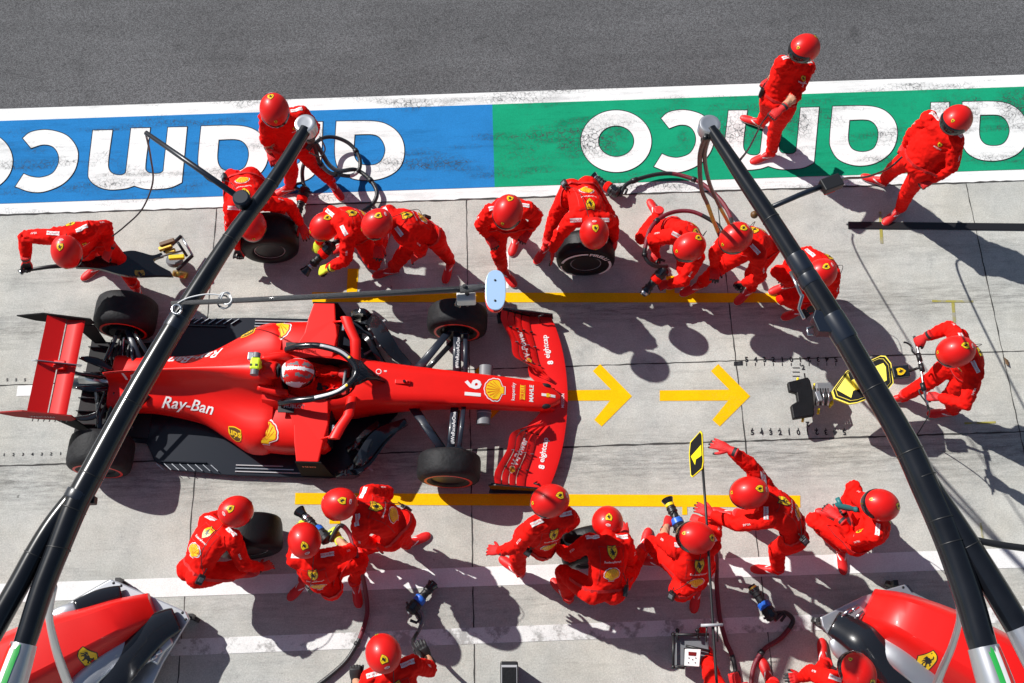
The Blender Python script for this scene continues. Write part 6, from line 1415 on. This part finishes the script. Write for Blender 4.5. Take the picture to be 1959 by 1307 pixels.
slab('board_panel', [((x-cx)*.885+cx, (y-cy)*.85+cy) for x, y in brd], .010, .005, 'board_black', board)
slab('arrow', [(458, 610), (528, 508), (545, 553), (690, 486), (684, 470), (748, 443), (764, 468), (770, 550), (738, 570), (722, 550), (560, 616), (548, 660)], .014, .006, 'sign_yellow', board)
slab('arrow_grip', [(548, 560), (700, 492), (725, 548), (575, 618)], .06, .05, 'yellow', board, .012)
bm = bmesh.new(); a = P(860, 497, .84); R = orient(P(915, 490, .85)-P(805, 505, .82), V((0, 0, 1))); box(bm, a, (.13, .17, .06), R); hb = obj('head_block', bm, 'black_gloss', root, bevel=.012)
decal('emblem', shield_design(), P(862, 493, .88), V((-.1, 1, 0)), V((-1, -.1, 0)), (0, 0, 1), .09, None, hb, off=.006)
bm = bmesh.new(); tube(bm, [P(905, 490, .86), P(950, 478, .92), P(985, 465, .98)], [.02, .014, .014], n=10); obj('link_bar', bm, 'black', root, smooth=True)
bm = bmesh.new(); tube(bm, [P(943, 272, 1.0), P(965, 345, 1.0), P(985, 465, 1.0), P(1003, 590, 1.0), P(1026, 700, 1.0)], [.015]*5, n=12); hbar = obj('handle_bar', bm, 'steel', root, smooth=True)
for (x, y) in ((975, 405), (990, 470), (1000, 590)):
    bm = bmesh.new(); tube(bm, [P(x-7, y-25, 1.0), P(x+7, y+25, 1.0)], .026, n=12); obj('clamp', bm, 'black', hbar, smooth=True)
bm = bmesh.new(); tube(bm, catmull([P(975, 400, 1.0), P(935, 370, 1.02), P(925, 335, 1.02), P(900, 315, 1.02), P(878, 310, 1.02)], 5), .010, n=8); obj('brake_lever', bm, 'black', hbar, smooth=True)
bm = bmesh.new(); tube(bm, catmull([P(1000, 600, 1.0), P(975, 610, 1.0), P(985, 640, 1.0), P(1020, 690, 1.0), P(1030, 730, .98)], 5), .008, n=8); obj('brake_cable', bm, 'black', hbar, smooth=True)

# ------------------------------------------------------------------ sign on a long pole, control box, case, small tool
o0 = G(1372, 1290, 1.1); root = thing('arrow_sign', 'small black and yellow arrow sign on a long pole', 'sign', (o0.x, o0.y, 0)); off = V((o0.x, o0.y, 0))
Q = lambda x, y, z: G(x, y, z)-off
bm = bmesh.new(); tube(bm, [Q(1344, 890, 1.35), Q(1352, 1000, 1.3), Q(1361, 1150, 1.25), Q(1370, 1290, 1.2), Q(1378, 1400, 1.2)], .013, n=12); pole = obj('pole', bm, 'black', root, smooth=True)
xs_ = G(1318, 870, 1.25).x
spl = lambda p: 1.25+(p.x-xs_)*1.3
sgn = [RL_(*q) for q in ((52, 118), (104, 62), (112, 75), (118, 215), (112, 250), (62, 292), (54, 285), (46, 175))]
def sign_slab(nm, poly, lift, th, m, parent):
    bm = bmesh.new(); vt = [bm.verts.new(on_plane(x, y, spl)-off+V((-.5, 0, .8))*lift) for x, y in poly]; vb = [bm.verts.new(v.co-V((-.5, 0, .8))*th) for v in vt]
    f1 = bm.faces.new(vt); f2 = bm.faces.new(vb[::-1])
    for i in range(len(vt)): bm.faces.new((vt[i], vt[(i+1) % len(vt)], vb[(i+1) % len(vt)], vb[i]))
    bmesh.ops.triangulate(bm, faces=[f1, f2]); return obj(nm, bm, m, parent)
sb = sign_slab('sign_board', sgn, 0, .02, 'sign_yellow', root); cx = sum(p[0] for p in sgn)/8; cy = sum(p[1] for p in sgn)/8
sign_slab('sign_face', [((x-cx)*.88+cx, (y-cy)*.94+cy) for x, y in sgn], .004, .004, 'board_black', sb)
sign_slab('arrow', [RL_(*q) for q in ((57, 190), (108, 132), (110, 185), (82, 205), (78, 232))], .008, .003, 'sign_yellow', sb)
bm = bmesh.new(); tube(bm, [Q(1362, 1196, 1.27)+V((-.10, 0, 0)), Q(1362, 1196, 1.27)+V((.10, 0, 0))], .014, n=8); cl = obj('pole_clamp', bm, 'line_grey', pole)
for s in (-1, 1):
    bm = bmesh.new(); tube(bm, [Q(1362+s*10, 1196, 1.26), Q(1362+s*11, 1228, 1.22)], .008, n=6); obj('cable_guide', bm, 'black', cl)
bm = bmesh.new(); tube(bm, [Q(1362, 1198, 1.22), Q(1369, 1300, 1.16)], .006, n=6); obj('cable', bm, 'black', pole)

o0 = G(1322, 1246, 0); root = thing('control_box', 'black framed control box with a white keypad and small red display', 'control box', (o0.x, o0.y, 0)); off = V((o0.x, o0.y, 0))
Q = lambda x, y, z: G(x, y, z)-off
bm = bmesh.new(); prism(bm, [Q(x, y, .12) for x, y in ((1290, 1216), (1352, 1216), (1352, 1276), (1290, 1276))], (0, 0, .14)); obj('box_body', bm, 'grey', root, bevel=.01)
for a, b in (((1288, 1214), (1356, 1214)), ((1288, 1214), (1288, 1276)), ((1288, 1276), (1310, 1278)), ((1312, 1236), (1358, 1246)), ((1296, 1206), (1296, 1224)), ((1334, 1206), (1336, 1224)), ((1311, 1240), (1311, 1276))):
    bm = bmesh.new(); tube(bm, [Q(*a, .32), Q(*b, .32)], .014, n=8); obj('frame_bar', bm, 'black', root, smooth=True)
for x, y in ((1296, 1206), (1334, 1206), (1288, 1276), (1288, 1214)):
    bm = bmesh.new(); sphere(bm, Q(x, y, .32), .022); obj('knob', bm, 'black', root)
bm = bmesh.new(); prism(bm, [Q(x, y, .34) for x, y in ((1310, 1242), (1340, 1243), (1337, 1276), (1309, 1274))], (0, 0, .03)); kp = obj('keypad', bm, 'white', root, bevel=.004)
bm = bmesh.new(); prism(bm, [Q(x, y, .373) for x, y in ((1317, 1247), (1332, 1248), (1331, 1255), (1317, 1254))], (0, 0, .003)); obj('display', bm, 'led_red', kp)
for x, y in ((1318, 1259), (1325, 1262), (1331, 1259), (1317, 1268), (1330, 1268)):
    bm = bmesh.new(); sphere(bm, Q(x, y, .374), .006, sc=(1, 1, .5)); obj('key', bm, 'black', kp)

o0 = G(974, 1310, 0); root = thing('equipment_case', 'black upright case with a pale edge line at the bottom centre', 'case', (o0.x, o0.y, 0)); off = V((o0.x, o0.y, 0))
Q = lambda x, y, z: G(x, y, z)-off
bm = bmesh.new(); prism(bm, [Q(x, y, .0) for x, y in ((957, 1266), (991, 1266), (993, 1400), (957, 1400))], (0, 0, .42)); 
bm.free(); bm = bmesh.new(); a = [Q(x, y, .42) for x, y in ((957, 1265), (991, 1265), (992, 1390), (957, 1390))]; prism(bm, [V((p.x, p.y, .0)) for p in a], (0, 0, .42)); cs_ = obj('case_body', bm, 'black', root, bevel=.015)
b2 = [p.lerp(sum(a, V())/4, .12) for p in a]; c2 = [p.lerp(sum(a, V())/4, .19) for p in a]; bm = bmesh.new(); vo = [bm.verts.new(V((p.x, p.y, .423))) for p in b2]; vi = [bm.verts.new(V((p.x, p.y, .423))) for p in c2]
for i in range(4): bm.faces.new((vo[i], vo[(i+1) % 4], vi[(i+1) % 4], vi[i]))
obj('edge_line', bm, 'line_grey', root)
bm = bmesh.new(); prism(bm, [V((p.x, p.y, .421)) for p in c2], (0, 0, .004)); obj('lid_panel', bm, 'rubber', root)

o0 = G(*RL_(815, 440), .62); root = thing('hand_tool', 'small teal hand tool held by the crouching man at lower right', 'tool', o0)
bm = bmesh.new(); lathe(bm, [(-.10, .022), (-.095, .03), (.05, .032), (.07, .024), (.09, .024), (.10, .03), (.12, .03)], (0, 0, 0), (1, -.25, 0), n=16); obj('tool_body', bm, 'teal', root, smooth=True, sharp=35)
bm = bmesh.new(); lathe(bm, [(.118, .026), (.15, .024)], (0, 0, 0), (1, -.25, 0), n=16); obj('tool_end', bm, 'black', root, smooth=True, sharp=35)
bm = bmesh.new(); tube(bm, [(-.03, .01, 0), (-.06, .10, -.01)], .024, n=12); obj('tool_grip', bm, 'teal', root, smooth=True)
bm = bmesh.new(); vs = [bm.verts.new(G(x, y, z)) for x, y, z in ((1921, 684, .03), (1929, 690, .012), (1930, 700, .03), (1924, 697, .02))]; bm.faces.new(vs); prism(bm, [v.co+V((0, 0, .004)) for v in vs], (0, 0, .001)); o = obj('dry_leaf', bm, 'leaf', None); tag(o, 'small dry leaf on the concrete at the right edge', 'leaf')
